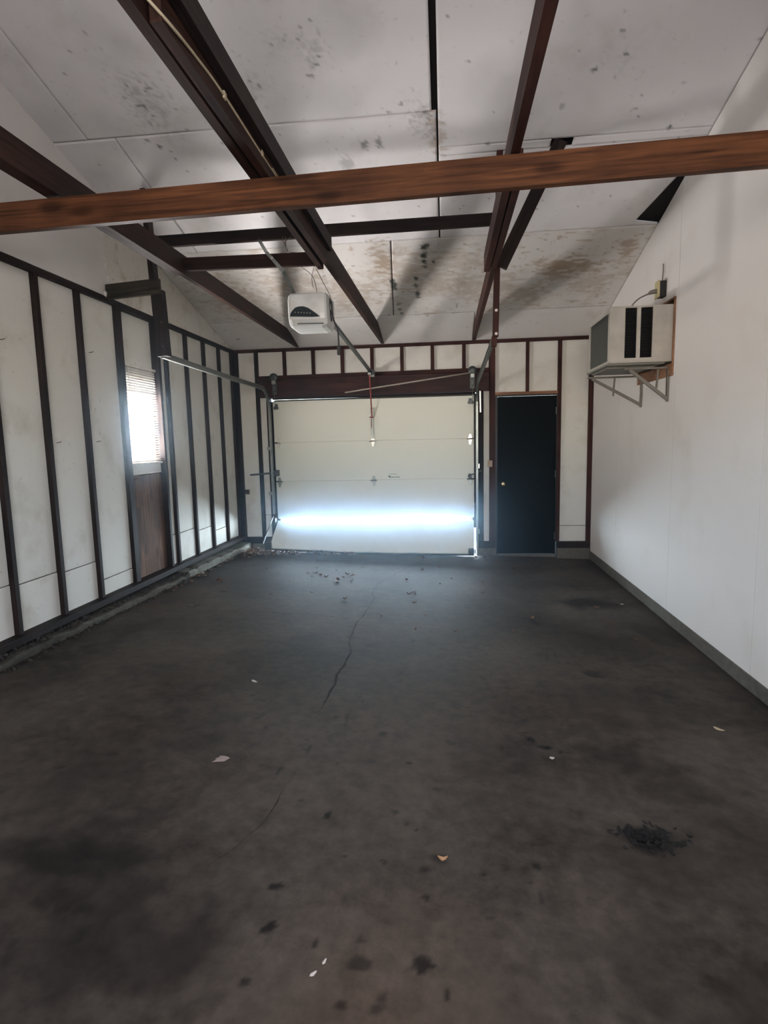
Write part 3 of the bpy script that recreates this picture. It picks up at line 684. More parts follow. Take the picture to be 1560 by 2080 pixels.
def curb_right():
    bm = bmesh.new(); n = 50; rnd = random.Random(6); rows = []
    for y in np.linspace(YB, 0, n):
        zt = cz(y)-.001; xf = XR-.006+rnd.uniform(-.003, .003)
        rows.append([bm.verts.new(p) for p in ((xf, y, -.03), (xf, y, zt-.006), (xf+.006, y, zt), (XR+.10, y, zt), (XR+.10, y, -.03))])
    for a, b in zip(rows, rows[1:]):
        for k in range(5): bm.faces.new((a[k], a[(k+1) % 5], b[(k+1) % 5], b[k]))
    bm.faces.new(rows[0]); bm.faces.new(rows[-1][::-1])
    from_bm('concrete_curb', bm, M_CURBD, wall_right)
curb_right()
# timber lining of the hole for the air conditioner
of = M_FRAME
box('opening_frame', XR-.012, XR+.12, HY0, HY0+.018, HZ0, HZ1, of, wall_right, .002)
box('opening_frame', XR-.012, XR+.12, HY1-.018, HY1, HZ0, HZ1, of, wall_right, .002)
box('opening_frame', XR-.012, XR+.12, HY0+.018, HY1-.018, HZ0, HZ0+.10, of, wall_right, .002)
box('opening_frame', XR-.012, XR+.12, HY0+.018, HY1-.018, HZ1-.018, HZ1, of, wall_right, .002)

# air conditioner
ac = tag(empty('air_conditioner', (1.55, -2.15, 2.14)), 'white through-wall air conditioner sticking out of the right wall', 'air conditioner')
AX0, AY0, AY1, AZ0, AZ1 = 1.288, -2.489, -1.812, 2.150, 2.598
def ac_casing():
    bm = bmesh.new(); t = .012
    add_box(bm, AX0, XR+.12, AY0, AY1, AZ1-t, AZ1, .003); add_box(bm, AX0, XR+.12, AY0, AY1, AZ0, AZ0+t, .003)
    # near side with two vent openings, far side plain
    xs = [AX0, 1.409, 1.499, 1.530, 1.622, XR+.12]
    for i in range(5):
        if i in (1, 3):
            add_box(bm, xs[i], xs[i+1], AY0, AY0+t, AZ0+t, 2.188); add_box(bm, xs[i], xs[i+1], AY0, AY0+t, 2.583, AZ1-t)
        else: add_box(bm, xs[i], xs[i+1], AY0, AY0+t, AZ0+t, AZ1-t)
    add_box(bm, AX0, XR+.12, AY1-t, AY1, AZ0+t, AZ1-t)
    # rim round the coil face
    add_box(bm, AX0, AX0+.02, AY0+t, AY0+.045, AZ0+t, AZ1-t); add_box(bm, AX0, AX0+.02, AY1-.03, AY1-t, AZ0+t, AZ1-t)
    add_box(bm, AX0, AX0+.02, AY0+.045, AY1-.03, AZ1-.045, AZ1-t); add_box(bm, AX0, AX0+.02, AY0+.045, AY1-.03, AZ0+t, AZ0+.022)
    return from_bm('casing', bm, M_ACW, ac)
ac_casing()
box('coil_grille', AX0+.010, AX0+.03, AY0+.046, AY1-.031, AZ0+.023, AZ1-.046, M_ACG, ac)
for a, b in ((1.411, 1.497), (1.532, 1.620)):
    v = box('side_vent', a-.01, b+.01, AY0+.045, AY0+.055, 2.18, 2.585, M_DARK, ac)
    bm = bmesh.new()
    for k in range(19):
        z = 2.20+k*.0208; add_bar(bm, (a, AY0+.022, z), (b, AY0+.022, z), .016, .0025, up=(0, -.6, .8))
    lv = from_bm('louvres', bm, M_BLACK, v); lv['kind'] = 'stuff'
bm = bmesh.new(); add_box(bm, AX0-.012, AX0+.44, AY0+.01, AY1+.006, AZ0-.016, AZ0-.001, .003); add_box(bm, AX0+.02, AX0+.40, AY0+.12, AY1-.05, AZ0-.03, AZ0-.017, .003)
from_bm('base_pan', bm, M_ACU, ac)
def brk(y, x0, zt, zb, label):
    t = tag(empty('support_bracket', (XR, y, zb)), label, 'bracket', 'air conditioner brackets')
    bar('top_arm', (x0-.04, y, zt), (XR-.013, y, zt), .025, .016, M_BRK, t)
    bar('diagonal_arm', (x0, y, zt-.01), (XR-.012, y, zb+.012), .028, .024, M_BRK, t)
    bar('wall_leg', (XR-.0105, y, zb-.012), (XR-.0105, y, zt-.009), .034, .012, M_BRK, t, up=(1, 0, 0))
    bar('adjuster', (x0+.20 if y > -2 else x0+.22, y+.012, zb+.10), (x0+.21 if y > -2 else x0+.23, y+.012, zt-.008), .018, .014, M_BRK, t, up=(1, 0, 0))
brk(-2.42, 1.475, 2.108, 1.845, 'angled steel bracket under the near side of the air conditioner')
brk(-1.78, 1.330, 2.108, 1.835, 'angled steel bracket under the far side of the air conditioner')
# socket above it
ob = tag(empty('outlet_box', (XR, -2.2, 2.76)), 'surface outlet box above the air conditioner with a plug in it', 'outlet')
box('back_box', XR-.055, XR-.001, -2.30, -2.22, 2.70, 2.83, M_BLACK, ob, .004)
box('face_plate', XR-.066, XR-.0555, -2.308, -2.212, 2.695, 2.835, M_IVORY, ob, .003)
tube('conduit_wire', curve_pts([(XR-.02, -2.25, 2.828), (XR-.018, -2.255, 2.89), (XR-.012, -2.243, 2.92), (XR-.016, -2.25, 2.975)]), .005, M_BRK, ob, 6)
cord = tube('power_cord', curve_pts([(1.50, -2.30, 2.5985), (1.525, -2.29, 2.65), (1.58, -2.27, 2.70), (1.655, -2.262, 2.735)]), .006, M_BRK, ac, 8)
bm = bmesh.new(); add_tube(bm, [(1.650, -2.262, 2.733), (1.672, -2.26, 2.745), (1.70, -2.26, 2.752), (1.7205, -2.26, 2.753)], [.007, .016, .019, .019], 10); from_bm('plug', bm, M_BRK, cord, None, True)

# ------------------------------------------------------------------ ceiling
ceil = tag(empty('ceiling', (-.5, -2.5, 3.5)), 'sloping ceiling of stained white painted sheets', kind='structure')
CEIL_SPOTS = [(-.81,-3.794,25,.55),(-1.248,-3.63,25,.4),(-1.968,-3.579,38,.65),(-2.024,-3.656,25,.5),(-.173,-3.289,22,.8),(-.603,-3.107,12,.6),(-.495,-3.117,10,.6),(-.313,-3.415,4,.9),(-.223,-1.927,8,1),(-.23,-1.80,8,1),(-.234,-1.70,8,1),(-.234,-1.62,6,.9),(-.148,-1.687,6,1),
 (-.329,-1.424,7,1),(-.335,-1.30,6,.9),(-.329,-1.15,7,1),(-.32,-1.08,6,.8),(-.571,-1.403,7,1),(-.568,-1.285,7,1),(-.56,-1.35,6,1),(-.545,-.837,6,.9),(-.53,-.75,6,.8),(-.54,-.95,5,.7),(.877,-3.533,4,.9),(1.497,-3.053,4,.9),(1.489,-2.935,4,.8),(-2.134,-3.3,4,.8),(-2.069,-3.238,4,.8),
 (-.23,-.677,6,.5),(.27,-3.034,4,.7),(-.12,-3.2,18,.55),(-.75,-2.95,14,.35),(.729,-3.293,8,.4),(.45,-4.0,14,.25),(1.0,-3.6,26,.25),(-1.0,-3.9,18,.3)]
CEIL_TAN = [(1.181,-1.49,.30,.16,.8),(1.651,-1.748,.14,.12,.7),(1.071,-1.334,.2,.1,.6),(-.62,-1.75,.10,.3,.8),(-.1,-1.3,.4,.25,.4),(.4,-1.2,.4,.3,.4),(-1.1,-1.2,.4,.3,.5),(.8,-1.0,.3,.2,.45),(-.4,-1.6,.3,.3,.4),(.1,-1.7,.3,.2,.35),(-1.6,-1.4,.4,.3,.45),(-2.3,-1.2,.3,.4,.5),(1.4,-1.2,.25,.2,.4),(-.09,-3.1,.06,.25,.5),(-2.5,-1.7,.2,.3,.4)]
def ceil_sheet(x0, x1, y0, y1, mat, off=0.0, thick=.010, step=.016):
    """x0, x1 numbers or f(y); y0 number or f(x) (near edge), y1 far edge"""
    fx0 = x0 if callable(x0) else (lambda y: x0); fx1 = x1 if callable(x1) else (lambda y: x1); fy0 = y0 if callable(y0) else (lambda x: y0)
    ymin = fy0(fx0(y1)); ny = max(2, int(abs(y1-ymin)/step)); nx = max(2, int(abs(fx1(y1)-fx0(y1))/step))
    V = np.zeros((ny+1, nx+1, 3)); 
    for j in range(ny+1):
        t = j/ny; yy = ymin+(y1-ymin)*t; a, b = fx0(yy), fx1(yy); xx = np.linspace(a, b, nx+1)
        ys = np.array([fy0(x)+(y1-fy0(x))*t for x in xx]) if callable(y0) else np.full(nx+1, yy)
        V[j, :, 0] = xx; V[j, :, 1] = ys; V[j, :, 2] = np.where(ys >= YRIDGE, ZP-SL*ys, 0)-off
    X, Y = V[..., 0], V[..., 1]
    mo = np.zeros_like(X); ta = np.zeros_like(X); rnd = random.Random(11)
    for (x, y, r, k) in CEIL_SPOTS:
        R = r*math.hypot(math.hypot(x+.04, y+7.41), 1.9)/1151; a = rnd.uniform(.6, 1.1); b = rnd.uniform(.8, 1.5)
        f = 60 if r < 15 else 55; k = k if r < 15 else k*.55
        d = np.sqrt(((X-x)/(R*a))**2+((Y-y)/(R*b))**2)+(fbm(X+y*3, Y, f, 3)-.5)*(1.4 if r < 15 else 4.2)
        mo = np.maximum(mo, np.clip((1.05-d)/(.5 if r < 15 else 1.6), 0, 1)*k)
        if r >= 15:
            d2 = np.sqrt(((X-x)/(R*1.5))**2+((Y-y)/(R*1.7))**2)
            mo = np.maximum(mo, np.clip((vnoise(X, Y, 42)-.78-.14*d2)/.05, 0, 1)*np.clip(1.3-d2, 0, 1)*.75)
    for (x, y, a, b, k) in CEIL_TAN:
        d = np.sqrt(((X-x)/a)**2+((Y-y)/b)**2)+(fbm(X+y*3, Y*2, 16, 4)-.5)*2.6
        ta = np.maximum(ta, np.clip((1.0-d)/.6, 0, 1)*k)
    mo = np.maximum(mo, np.clip((vnoise(X+5, Y, 30)-.955)/.02, 0, 1)*.6)      # nail heads and fly specks
    mo = np.maximum(mo, np.clip((fbm(X, Y, 2.2, 5)-.53)/.25, 0, 1)*.16)
    # ingrained flecks in the far stained sheets
    ta = np.maximum(ta, np.clip((vnoise(X, Y*2.2, 17)-.80)/.1, 0, 1)*np.clip((Y+2.1)/.1, 0, 1)*np.clip((-.66-Y)/.1, 0, 1)*.6)
    n = (ny+1)*(nx+1); i = np.arange(n).reshape(ny+1, nx+1)
    top = V.copy(); top[..., 2] += thick
    F = np.concatenate([np.stack([i[:-1, :-1], i[1:, :-1], i[1:, 1:], i[:-1, 1:]], -1).reshape(-1, 4)])
    rim = np.concatenate([i[0, :], i[1:, -1], i[-1, -2::-1], i[-2:0:-1, 0]])
    VV = np.concatenate([V.reshape(-1, 3), top.reshape(-1, 3)[rim]])
    k = np.arange(len(rim)); k2 = (k+1) % len(rim)
    F = np.concatenate([F, np.stack([rim[k], rim[k2], n+k2, n+k], -1)])
    me = bpy.data.meshes.new('ceiling_sheet')
    me.vertices.add(len(VV)); me.vertices.foreach_set('co', VV.ravel())
    me.loops.add(F.size); me.loops.foreach_set('vertex_index', F.ravel())
    me.polygons.add(len(F)); me.polygons.foreach_set('loop_start', np.arange(0, F.size, 4)); me.update(calc_edges=True); me.validate()
    for an, val in (('mould', mo), ('tan', ta)):
        at = me.attributes.new(an, 'FLOAT', 'POINT'); arr = np.zeros(len(VV), np.float32); arr[:n] = val.ravel(); arr[n:] = val.ravel()[rim]; at.data.foreach_set('value', arr)
    me.materials.append(mat)
    return link(bpy.data.objects.new('ceiling_sheet', me), ceil)
ceil_sheet(XL-.02, .30, -.70, .0, M_CEILFAR, .003); ceil_sheet(.304, XR, -.70, .0, M_CEILFAR, .001)
ceil_sheet(XL-.02, lambda y: -.580-.08*(y+1.35), -2.03, -.704, M_CEILDIRTY, .001); ceil_sheet(lambda y: -.572-.08*(y+1.35), XR, -2.03, -.705, M_CEILDIRTY, .004)
ceil_sheet(XL-.02, -2.353, -3.335, -2.036, M_CEILCLEAN, .003); ceil_sheet(-2.347, -.088, -3.335, -2.036, M_CEILCLEAN, .001)
def xr_cut(y):
    if y > -2.05: return XR
    if y > -2.10: return XR + (1.58-XR)*(-2.05-y)/.05
    if y > -2.60: return 1.58 + (1.735-1.58)*(-2.10-y)/.50
    return min(XR, 1.735 + (XR-1.735)*(-2.60-y)/.15)
ceil_sheet(-.076, xr_cut, -2.955, -2.036, M_CEILCLEAN, .001)
ceil_sheet(XL-.02, -2.553, YRIDGE, -3.343, M_CEILCLEAN, .002); ceil_sheet(-2.547, -.118, YRIDGE, -3.343, M_CEILCLEAN, .001)
ceil_sheet(-.076, XR, YRIDGE, -3.035, M_CEILCLEAN, .002)
ceil_sheet(-.076, .715, -3.0345, -2.960, M_CEILCLEAN, .002); ceil_sheet(.868, XR, -3.0345, -2.960, M_CEILCLEAN, .002)
# dark roof deck above, and the slope behind the ridge
prism('roof_deck', [(.13, roofz(.13)+.06), (.13, roofz(.13)+.08), (YRIDGE, roofz(YRIDGE)+.08), (YRIDGE, roofz(YRIDGE)+.06)], XL-.13, XR+.16, 'x', M_DECK, ceil)
prism('rear_slope', [(YRIDGE, roofz(YRIDGE)), (YRIDGE, roofz(YRIDGE)+.08), (YB-.12, roofz(YB-.12)+.08), (YB-.12, roofz(YB-.12))], XL-.13, XR+.16, 'x', M_WALL, ceil)
# rear wall behind the camera, with an assumed window opening
wall_rear = tag(empty('wall_rear', (-.5, YB, 0)), 'plain white rear wall behind the viewpoint', kind='structure')
def rear():
    bm = bmesh.new(); xs = [XL-.12, -1.30, .80, XR+.15]; zs = [-.05, 1.55, 2.55, roofz(YB)+.02]
    for i in range(3):
        for j in range(3):
            if not (i == 1 and j == 1): add_box(bm, xs[i], xs[i+1], YB-.06, YB, zs[j], zs[j+1])
    return from_bm('rear_panel', bm, M_WALL, wall_rear)
rear()
# eave blocking and outside ground
box('eave_board', XL-.13, XR+.16, .10, .13, 2.78, 2.86, M_DECK, wall_back)
tag(box('driveway', -5, 5, .42, 9, -.10, -.03, M_DRIVE), 'pale concrete driveway outside the garage door', kind='structure')

# ------------------------------------------------------------------ roof timbers (each a thing)
def joist_prof(y0, y1, zb, zt, clip=True):
    prof = [(y0, zb), (y1, zb)]
    if clip and roofz(y1) - .012 < zt:
        prof.append((y1, max(zb+.012, roofz(y1)-.014))); yc = (ZP-.014-zt)/SL; prof.append((yc, zt))
    else: prof.append((y1, zt))
    prof.append((y0, zt)); return prof
def joist(name, label, x0, x1, y0, y1, zb=2.797, zt=2.935, mat=M_JOIST, clip=True, cat='joist'):
    return tag(prism(name, joist_prof(y0, y1, zb, zt, clip), x0, x1, 'x', mat), label, cat, 'ceiling joists')
joist('ceiling_joist', 'dark joist on the left, lower lapped half nearest the viewer', -2.005, -1.966, YB, -3.27, mat=M_JOIST)
joist('ceiling_joist', 'dark left-hand joist, upper lapped half running on to the door wall', -1.965, -1.926, YB, .0, mat=M_JOIST)
joist('ceiling_joist', 'middle joist, near half with its orange lower edge', -.945, -.906, YB, -3.22, zb=2.797, zt=2.925, mat=M_JOIST)
def skew_joist():
    o = joist('ceiling_joist', 'middle joist, far half passing the opener and ending above the garage door', -.898, -.860, -5.66, .0, zt=2.95, mat=M_JOIST)
    me = o.data
    for v in me.vertices:
        y = -5.66 + v.co.x
        d = .045*max(0, (y+3.3)/3.3); v.co.y -= d        # far end drifts to the right
    return o
skew_joist()
joist('splice_board', 'dark splice board bolted to the right flank of the middle joist', -.858, -.818, -5.66, -3.34, zb=2.880, zt=2.970, mat=M_STUD, cat='board')
joist('ceiling_joist', 'reddish right-hand joist, near half crossing the top of the picture', .252, .292, YB, -2.93, zt=2.925, mat=M_RED)
joist('ceiling_joist', 'reddish right-hand joist, far half tapering to the door wall', .301, .340, -4.45, .0, mat=M_RED)
tb = bar('tie_beam', (XL+.006, -4.60, 2.712), (XR-.002, -4.73, 2.732), .042, .138, M_TIE)
tag(tb, 'long orange-brown tie beam crossing the whole garage under the joists', 'beam')
# hanger posts, cross pieces
pl = tag(empty('hanger_post', (-2.36, -2.86, 2.29)), 'dark hanger post holding up the left door track', 'post', 'track hanger posts')
bar('upright', (-2.355, -2.86, 2.285), (-2.404, -2.86, roofz(-2.86)-.012), .042, .085, M_STUD, pl, up=(0, 1, 0))
bar('scab_board', (-2.307, -2.87, 2.288), (-2.325, -2.87, 2.81), .045, .085, M_STUD, pl, up=(0, 1, 0))
for z in (2.36, 2.55): tube('bolt', [(-2.31, -2.915, z), (-2.31, -2.922, z)], .007, M_STEELD, pl, 8)
pr_ = tag(empty('hanger_post', (.325, -2.95, 2.255)), 'slim reddish hanger post with two white holes at the right door track', 'post', 'track hanger posts')
bar('upright', (.333, -2.975, 2.315), (.362, -2.975, roofz(-2.975)-.012), .044, .040, M_RED, pr_, up=(0, 1, 0))
bar('end_block', (.322, -2.975, 2.245), (.324, -2.975, 2.314), .040, .040, M_RED, pr_, up=(0, 1, 0))
for z in (2.335, 2.503): tube('bolt', [(.338, -2.9955, z), (.338, -3.000, z)], .011, M_INFILL, pr_, 10)
tag(bar('knee_brace', (.368, -3.02, 2.80), (.782, -3.015, 3.632), .040, .09, M_STUD, None, up=(-.9, 0, .45)), 'dark diagonal brace from a ceiling slot down to the right hanger post', 'brace')
tag(bar('cross_tie', (-2.378, -2.925, 3.160), (.338, -2.925, 3.168), .036, .086, M_STUD), 'upper dark cross board running between the two hanger posts', 'board')
tag(bar('blocking_board', (-1.925, -3.27, 2.868), (-.946, -3.27, 2.855), .036, .090, M_JOIST), 'lower cross board between the left and middle joists', 'board')
tag(bar('wall_tie_board', (XL+.006, -2.83, 2.828), (-2.30, -2.925, 2.825), .034, .118, M_GREY), 'short grey board tying the left hanger post to the stud wall', 'board')
# cable stapled along the middle joist
cb = tag(empty('electric_cable', (-.812, -5.0, 2.86)), 'cream cable stapled along the flank of the middle joist', 'cable')
pts = [(-.902, -7.5, 2.85), (-.902, -5.95, 2.855), (-.901, -5.74, 2.85), (-.8545, -5.635, 2.812), (-.8545, -5.43, 2.837), (-.8545, -5.2, 2.853), (-.8545, -4.7, 2.850), (-.8545, -4.2, 2.855), (-.8545, -3.6, 2.859), (-.8545, -3.42, 2.848)]
tube('cable', curve_pts(pts, 8), .005, M_CABLE, cb, 6)
tube('cable', curve_pts([(-.8545, -4.6, 2.862), (-.8545, -4.0, 2.871), (-.8545, -3.62, 2.872), (-.8545, -3.46, 2.86), (-.8545, -3.40, 2.835)], 8), .004, M_CABLE, cb, 6)
box('staple', -.906, -.893, -5.765, -5.725, 2.836, 2.866, M_CABLE, cb, .002)
for y in (-5.19, -4.75, -4.1, -3.55): box('staple', -.860, -.849, y-.012, y+.012, 2.842, 2.868, M_CABLE, cb, .002)

# ------------------------------------------------------------------ garage door opener
op = tag(empty('door_opener', (-1.04, -3.0, 2.62)), 'white garage door opener with dark light lens hanging from the joists', 'door opener')
def opener_body():
    bm = bmesh.new()
    # side profile (y, z): front leans in towards the bottom
    prof = [(-2.86, 2.66), (-3.14, 2.662), (-3.19, 2.640), (-3.205, 2.60), (-3.205, 2.500), (-3.198, 2.462), (-3.17, 2.420), (-3.13, 2.408), (-2.92, 2.408), (-2.86, 2.45)]
    secs = [(-1.190, .88), (-1.180, .96), (-1.160, 1.0), (-.945, 1.0), (-.915, .96), (-.903, .88)]
    c = Vector((-3.03, 2.555)); rings = []
    for x, s in secs: rings.append([bm.verts.new((x, c.x+(p[0]-c.x)*s, c.y+(p[1]-c.y)*s)) for p in prof])
    for a, b in zip(rings, rings[1:]):
        for k in range(len(prof)): j = (k+1) % len(prof); bm.faces.new((a[k], a[j], b[j], b[k]))
    bm.faces.new(rings[0]); bm.faces.new(rings[-1][::-1])
    return from_bm('housing', bm, M_WHITEP, op)
hb = opener_body()
def lens():
    prof = [(-1.172, 2.482), (-1.168, 2.505), (-1.150, 2.528), (-1.130, 2.545), (-1.105, 2.552), (-1.070, 2.552), (-1.035, 2.540), (-1.000, 2.517), (-.965, 2.490), (-.948, 2.474), (-1.0, 2.472)]
    bm = bmesh.new(); a = [bm.verts.new((p[0], -3.206, p[1])) for p in prof]; b = [bm.verts.new((p[0]*.94-.064, -3.217, (p[1]-2.505)*.9+2.505)) for p in prof]
    bm.faces.new(b)
    for i in range(len(prof)): j = (i+1) % len(prof); bm.faces.new((a[i], a[j], b[j], b[i]))
    return from_bm('light_lens', bm, M_LENS, op)
ln = lens()
for k in range(6):
    bm = bmesh.new(); bmesh.ops.create_icosphere(bm, subdivisions=1, radius=.0045); from_bm('indicator', bm, M_HINGE, ln, Matrix.Translation((-1.128+k*.022, -3.219, 2.508-k*.002)), True)
bm = bmesh.new(); add_bar(bm, (-1.12, -3.192, 2.432), (-.925, -3.190, 2.428), .02, .004); from_bm('cover_seam', bm, M_STEELD, op)
bar('rail', (-1.02, -2.90, 2.628), (-.985, -.055, 2.440), .035, .030, M_STEELD, op)
bm = bmesh.new(); add_box(bm, -1.03, -.94, -.08, -.022, 2.40, 2.47, .004); from_bm('header_bracket', bm, M_STEELD, op)
bm = bmesh.new(); add_box(bm, -.995, -.94, -.105, -.08, 2.378, 2.402, .004); add_box(bm, -1.01, -.97, -.20, -.12, 2.395, 2.425, .004); from_bm('trolley', bm, M_STEEL, op)
bar('door_arm', (-.998, -.14, 2.40), (-1.000, .02, 1.88), .016, .010, M_RED2, op, up=(0, 1, 0))
bm = bmesh.new(); add_bar(bm, (-1.030, -.02, 1.875), (-.975, -.02, 1.875), .012, .014, bev=.003); add_tube(bm, [(-1.005, -.03, 1.86), (-1.005, -.02, 1.74)], .004, 6); from_bm('release_handle', bm, M_RED2, op)
# hanging strap
strap = [(-1.155, -3.08, 2.655), (-1.182, -3.293, 2.775), (-1.262, -3.293, 2.868), (-1.30, -3.293, 2.912), (-1.462, -2.948, 3.122)]
bm = bmesh.new()
for a, b in zip(strap, strap[1:]): add_bar(bm, a, b, .024, .005, up=(0, -1, .3))
from_bm('hanging_strap', bm, M_STEEL, op)
tube('strap_bolt', [(-1.262, -3.295, 2.868), (-1.262, -3.306, 2.868)], .012, M_HINGE, op, 8)
pc = tube('power_cord', curve_pts([(-.955, -3.06, 2.660), (-.915, -3.06, 2.645), (-.893, -3.05, 2.60), (-.888, -3.04, 2.54), (-.885, -3.03, 2.50), (-.868, -3.02, 2.44), (-.856, -3.0, 2.38), (-.853, -3.0, 2.29)]), .006, M_BLACK, op, 8)
tube('cord_loop', curve_pts([(-.890, -3.04, 2.52), (-.905, -3.06, 2.56), (-.900, -3.06, 2.61), (-.888, -3.05, 2.60), (-.892, -3.045, 2.53), (-.915, -3.05, 2.52), (-.922, -3.06, 2.545), (-.905, -3.05, 2.535), (-.893, -3.04, 2.47)]), .006, M_BLACK, pc, 8)
bm = bmesh.new(); add_box(bm, -.866, -.840, -3.015, -2.985, 2.225, 2.295, .006); from_bm('plug', bm, M_BLACK, pc)
for pts in ([(-1.065, -3.26, 2.815), (-1.01, -3.15, 2.78), (-.995, -3.1, 2.72), (-.998, -3.05, 2.665)], [(-.962, -3.26, 2.815), (-1.008, -3.15, 2.78), (-1.012, -3.13, 2.72), (-1.006, -3.12, 2.70)], [(-.965, -3.255, 2.82), (-.93, -3.15, 2.73), (-.892, -3.1, 2.65), (-.889, -3.06, 2.61)],
            [(-1.26, -3.0, 3.118), (-1.24, -3.05, 3.06), (-1.20, -3.08, 2.98), (-1.225, -3.06, 3.05), (-1.17, -3.02, 3.118)], [(-1.24, -2.99, 3.118), (-1.21, -3.08, 2.99), (-1.15, -3.2, 2.935), (-1.10, -3.24, 2.915)]):
    tube('bell_wire', curve_pts(pts), .0022, M_WIRE, op, 5)

# ------------------------------------------------------------------ boxes on the far wall
t = tag(empty('wall_outlet', (-2.74, .03, .92)), 'dark grey outlet plate left of the garage door', 'outlet')
box('cover_plate', -2.785, -2.705, .024, .0335, .888, .952, plain('dark_plate', (.06, .058, .05), .5), t, .003)
for x in (-2.762, -2.728): box('socket', x-.011, x+.011, .020, .0238, .905, .937, M_BLACK, t, .002)
t = tag(empty('wall_button', (.50, 0, 1.245)), 'tan and white button box beside the black door', 'switch')
box('back_plate', .442, .510, .022, .0335, 1.20, 1.29, M_INFILL, t, .002)
box('button_box', .487, .548, -.024, -.001, 1.205, 1.288, M_TAN, t, .005)
box('push_button', .507, .527, -.030, -.0245, 1.238, 1.262, M_TAN, t, .002)

# ------------------------------------------------------------------ litter
def leaf_bm(bm, x, y, z, L, W, rot, curl, tilt, rnd):
    n = 5; rows = []
    for i in range(n+1):
        t = i/n; w = W*math.sin(math.pi*min(1, t*.92+.05))**.8*(1 + rnd.uniform(-.25, .25)); zz = curl*L*(2*t-1)**2
        rows.append([(t*L-L/2, -w, zz+abs(curl)*W*1.2), (t*L-L/2, 0, zz), (t*L-L/2, w, zz+abs(curl)*W*1.2)])
    M = Matrix.Translation((x, y, z)) @ Euler((tilt*.6, tilt, rot)).to_matrix().to_4x4()
    vs = [[bm.verts.new(M @ Vector(p)) for p in r] for r in rows]
    for a, b in zip(vs, vs[1:]):
        for k in range(2): bm.faces.new((a[k], a[k+1], b[k+1], b[k]))
def litter(name, label, spots, mat, seed):
    rnd = random.Random(seed); bm = bmesh.new()
    for (x, y, h) in spots:
        L = rnd.uniform(.025, .06); leaf_bm(bm, x, y, floorz(x, y)+.006+h, L, L*rnd.uniform(.22, .4), rnd.uniform(0, 6.28), rnd.uniform(.05, .35), rnd.uniform(-.25, .25), rnd)
    return tag(from_bm(name, bm, mat), label, 'leaves', None, 'stuff')
rnd = random.Random(21)
def pile(n):
    out = []
    for k in range(n):
        a = rnd.random()
        if a < .55: x = -2.62+abs(rnd.gauss(0, .45)); y = -.28-abs(rnd.gauss(0, .16))
        elif a < .8: x = rnd.uniform(-2.68, -1.2); y = -.30+rnd.gauss(0, .05)
        else: x = -2.66+abs(rnd.gauss(0, .05)); y = -rnd.random()**1.5*2.4-.1
        out.append((min(x, .2), min(y, -.04), abs(rnd.gauss(0, .012))))
    return out
def drift():
    rnd2 = random.Random(5); bm = bmesh.new(); mats = [M_LEAF1, M_LEAF2, M_LEAF3]; first = 0
    for k, (x, y, h) in enumerate(pile(430)):
        L = rnd2.uniform(.022, .058); leaf_bm(bm, x, y, floorz(x, y)+.006+h, L, L*rnd2.uniform(.22, .4), rnd2.uniform(0, 6.28), rnd2.uniform(.05, .35), rnd2.uniform(-.25, .25), rnd2)
    me = bpy.data.meshes.new('leaf_litter'); bm.to_mesh(me); bm.free()
    for m in mats: me.materials.append(m)
    for p in me.polygons:
        q = (p.index//10*7919) % 10; p.material_index = 0 if q < 3 else (1 if q < 8 else 2)
    return tag(link(bpy.data.objects.new('leaf_litter', me)), 'dry leaves drifted under the garage door and along the left curb', 'leaves', None, 'stuff')
drift()
sc = [(rnd.uniform(-2.4, 1.4), -rnd.random()*3.0-.2, 0) for k in range(60)] + [(rnd.gauss(-1.25, .25), rnd.gauss(-1.55, .15), 0) for k in range(16)] + [(.3+rnd.random()*.3, -.15-rnd.random()*.3, 0) for k in range(10)]
litter('leaf_crumbs', 'scattered dark crumbs of leaf across the far floor', sc, M_LEAF2, 4)
def lone(name, label, cat, x, y, L, W, rot, mat, curl=.2, seed=1):
    r = random.Random(seed); bm = bmesh.new(); leaf_bm(bm, 0, 0, 0, L, W, rot, curl, .05, r)
    return tag(from_bm(name, bm, mat, None, Matrix.Translation((x, y, floorz(x, y)+.003))), label, cat)
def torn(name, label, cat, x, y, r0, mat, seed):
    r = random.Random(seed); bm = bmesh.new(); n = 14
    ring = [(math.cos(2*math.pi*k/n)*r0*r.uniform(.45, 1.15)*1.5, math.sin(2*math.pi*k/n)*r0*r.uniform(.4, 1.0)) for k in range(n)]
    lo = [bm.verts.new((a, b, r.uniform(0, .004))) for a, b in ring]; mid = [bm.verts.new((a*.5, b*.5, r.uniform(.004, .016))) for a, b in ring]; c = bm.verts.new((0, 0, .012))
    for k in range(n):
        j = (k+1) % n; bm.faces.new((lo[k], lo[j], mid[j], mid[k])); bm.faces.new((mid[k], mid[j], c))
    return tag(from_bm(name, bm, mat, None, Matrix.Translation((x, y, floorz(x, y)+.002)) @ Matrix.Rotation(.5, 4, 'Z')), label, cat)
torn('torn_leaf', 'pinkish torn leaf on the left foreground floor', 'leaf', -1.049, -5.134, .032, plain('pinkish_leaf', (.30, .24, .22), .8), 4)
lone('curled_leaf', 'small orange-tan curled leaf on the foreground floor', 'leaf', -.065, -5.606, .036, .010, .1, plain('orange_leaf', (.48, .30, .16), .8), .35)
lone('paper_scrap', 'white sliver of paper on the floor left of the crack', 'paper', -1.182, -4.307, .050, .009, -.6, M_PAPER, .05)
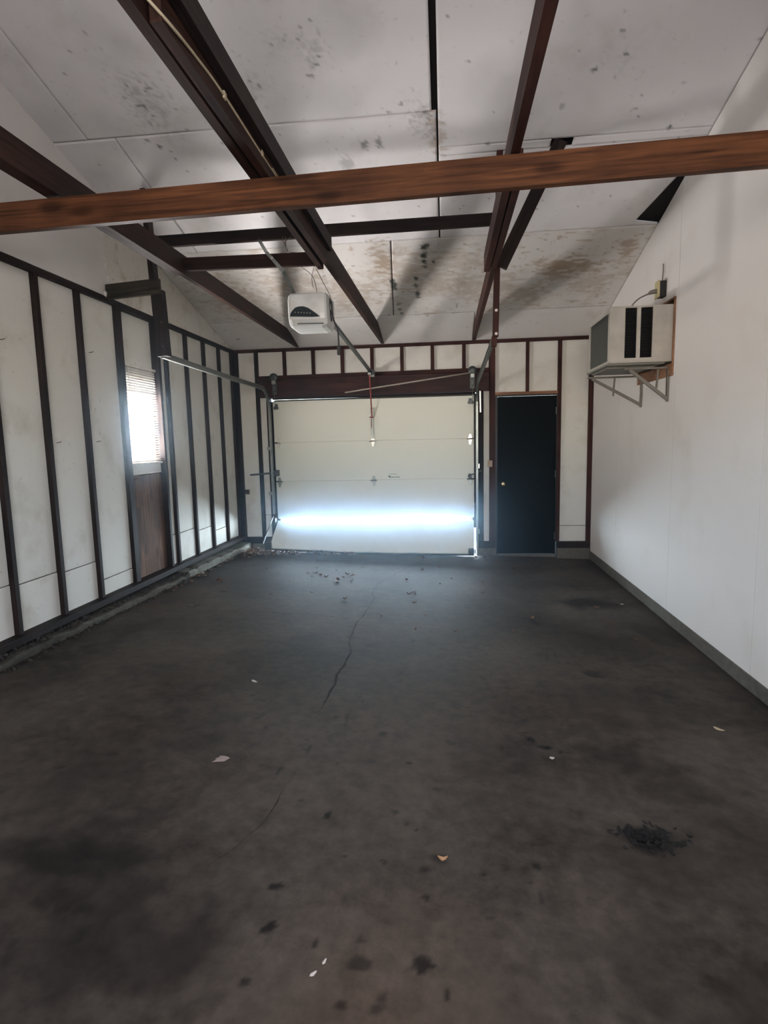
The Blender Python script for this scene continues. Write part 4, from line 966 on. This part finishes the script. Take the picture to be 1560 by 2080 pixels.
lone('paper_scrap', 'white paper chip beside the two black spots right of centre', 'paper', .436, -4.874, .024, .010, .2, M_PAPER, .05)
lone('paper_scrap', 'white paper chip near the right wall halfway to the door', 'paper', 1.564, -2.104, .035, .015, .2, M_PAPER, .05)
lone('paper_scrap', 'left one of two pale slivers at the bottom of the floor', 'paper', -.408, -6.085, .024, .005, .9, M_PAPER, .05)
lone('paper_scrap', 'right one of two pale slivers at the bottom of the floor', 'paper', -.386, -6.045, .022, .004, 1.3, M_PAPER, .05)
lone('wood_chip', 'pale wood chip on the floor near the right wall', 'chip', 1.361, -4.45, .055, .012, -.7, M_LEAF3, .1)
def clump():
    bm = bmesh.new(); r = random.Random(9)
    for k in range(130):
        a = r.uniform(0, 6.28); d = abs(r.gauss(0, .058)); x, y = math.cos(a)*d*1.2, math.sin(a)*d*.7
        leaf_bm(bm, x, y, .004+r.random()*.012*max(0, 1-d/.1), r.uniform(.012, .04), r.uniform(.004, .012), r.uniform(0, 6.28), r.uniform(0, .3), r.uniform(-.4, .4), r)
    return tag(from_bm('soot_clump', bm, M_SOOT, None, Matrix.Translation((.684, -5.374, floorz(.684, -5.374)+.003))), 'black crumbly clump of debris on the right foreground floor', 'debris', None, 'stuff')
clump()

# ------------------------------------------------------------------ thin scattering volume added to imitate lens bloom
def bloom_haze():
    m = bpy.data.materials.new('bloom_scatter'); m.use_nodes = True; nt = m.node_tree; nt.nodes.remove(nt.nodes['Principled BSDF'])
    v = nt.nodes.new('ShaderNodeVolumeScatter'); v.inputs['Density'].default_value = .015; v.inputs['Anisotropy'].default_value = .962; v.inputs['Color'].default_value = (.58, .80, 1, 1)
    nt.links.new(v.outputs[0], nt.nodes['Material Output'].inputs['Volume'])
    o = prism('bloom_haze', [(YB+.02, -.02), (.118, -.02), (.118, 2.70), (YRIDGE, roofz(YRIDGE)-.06), (YB+.02, roofz(YB)-.06)], XL-.09, XR+.01, 'x', m)
    tag(o, 'thin scattering volume added in the garage air for a lens bloom glow', 'bloom_haze', None, 'stuff')
BLOOM_HAZE = True
if BLOOM_HAZE: bloom_haze()
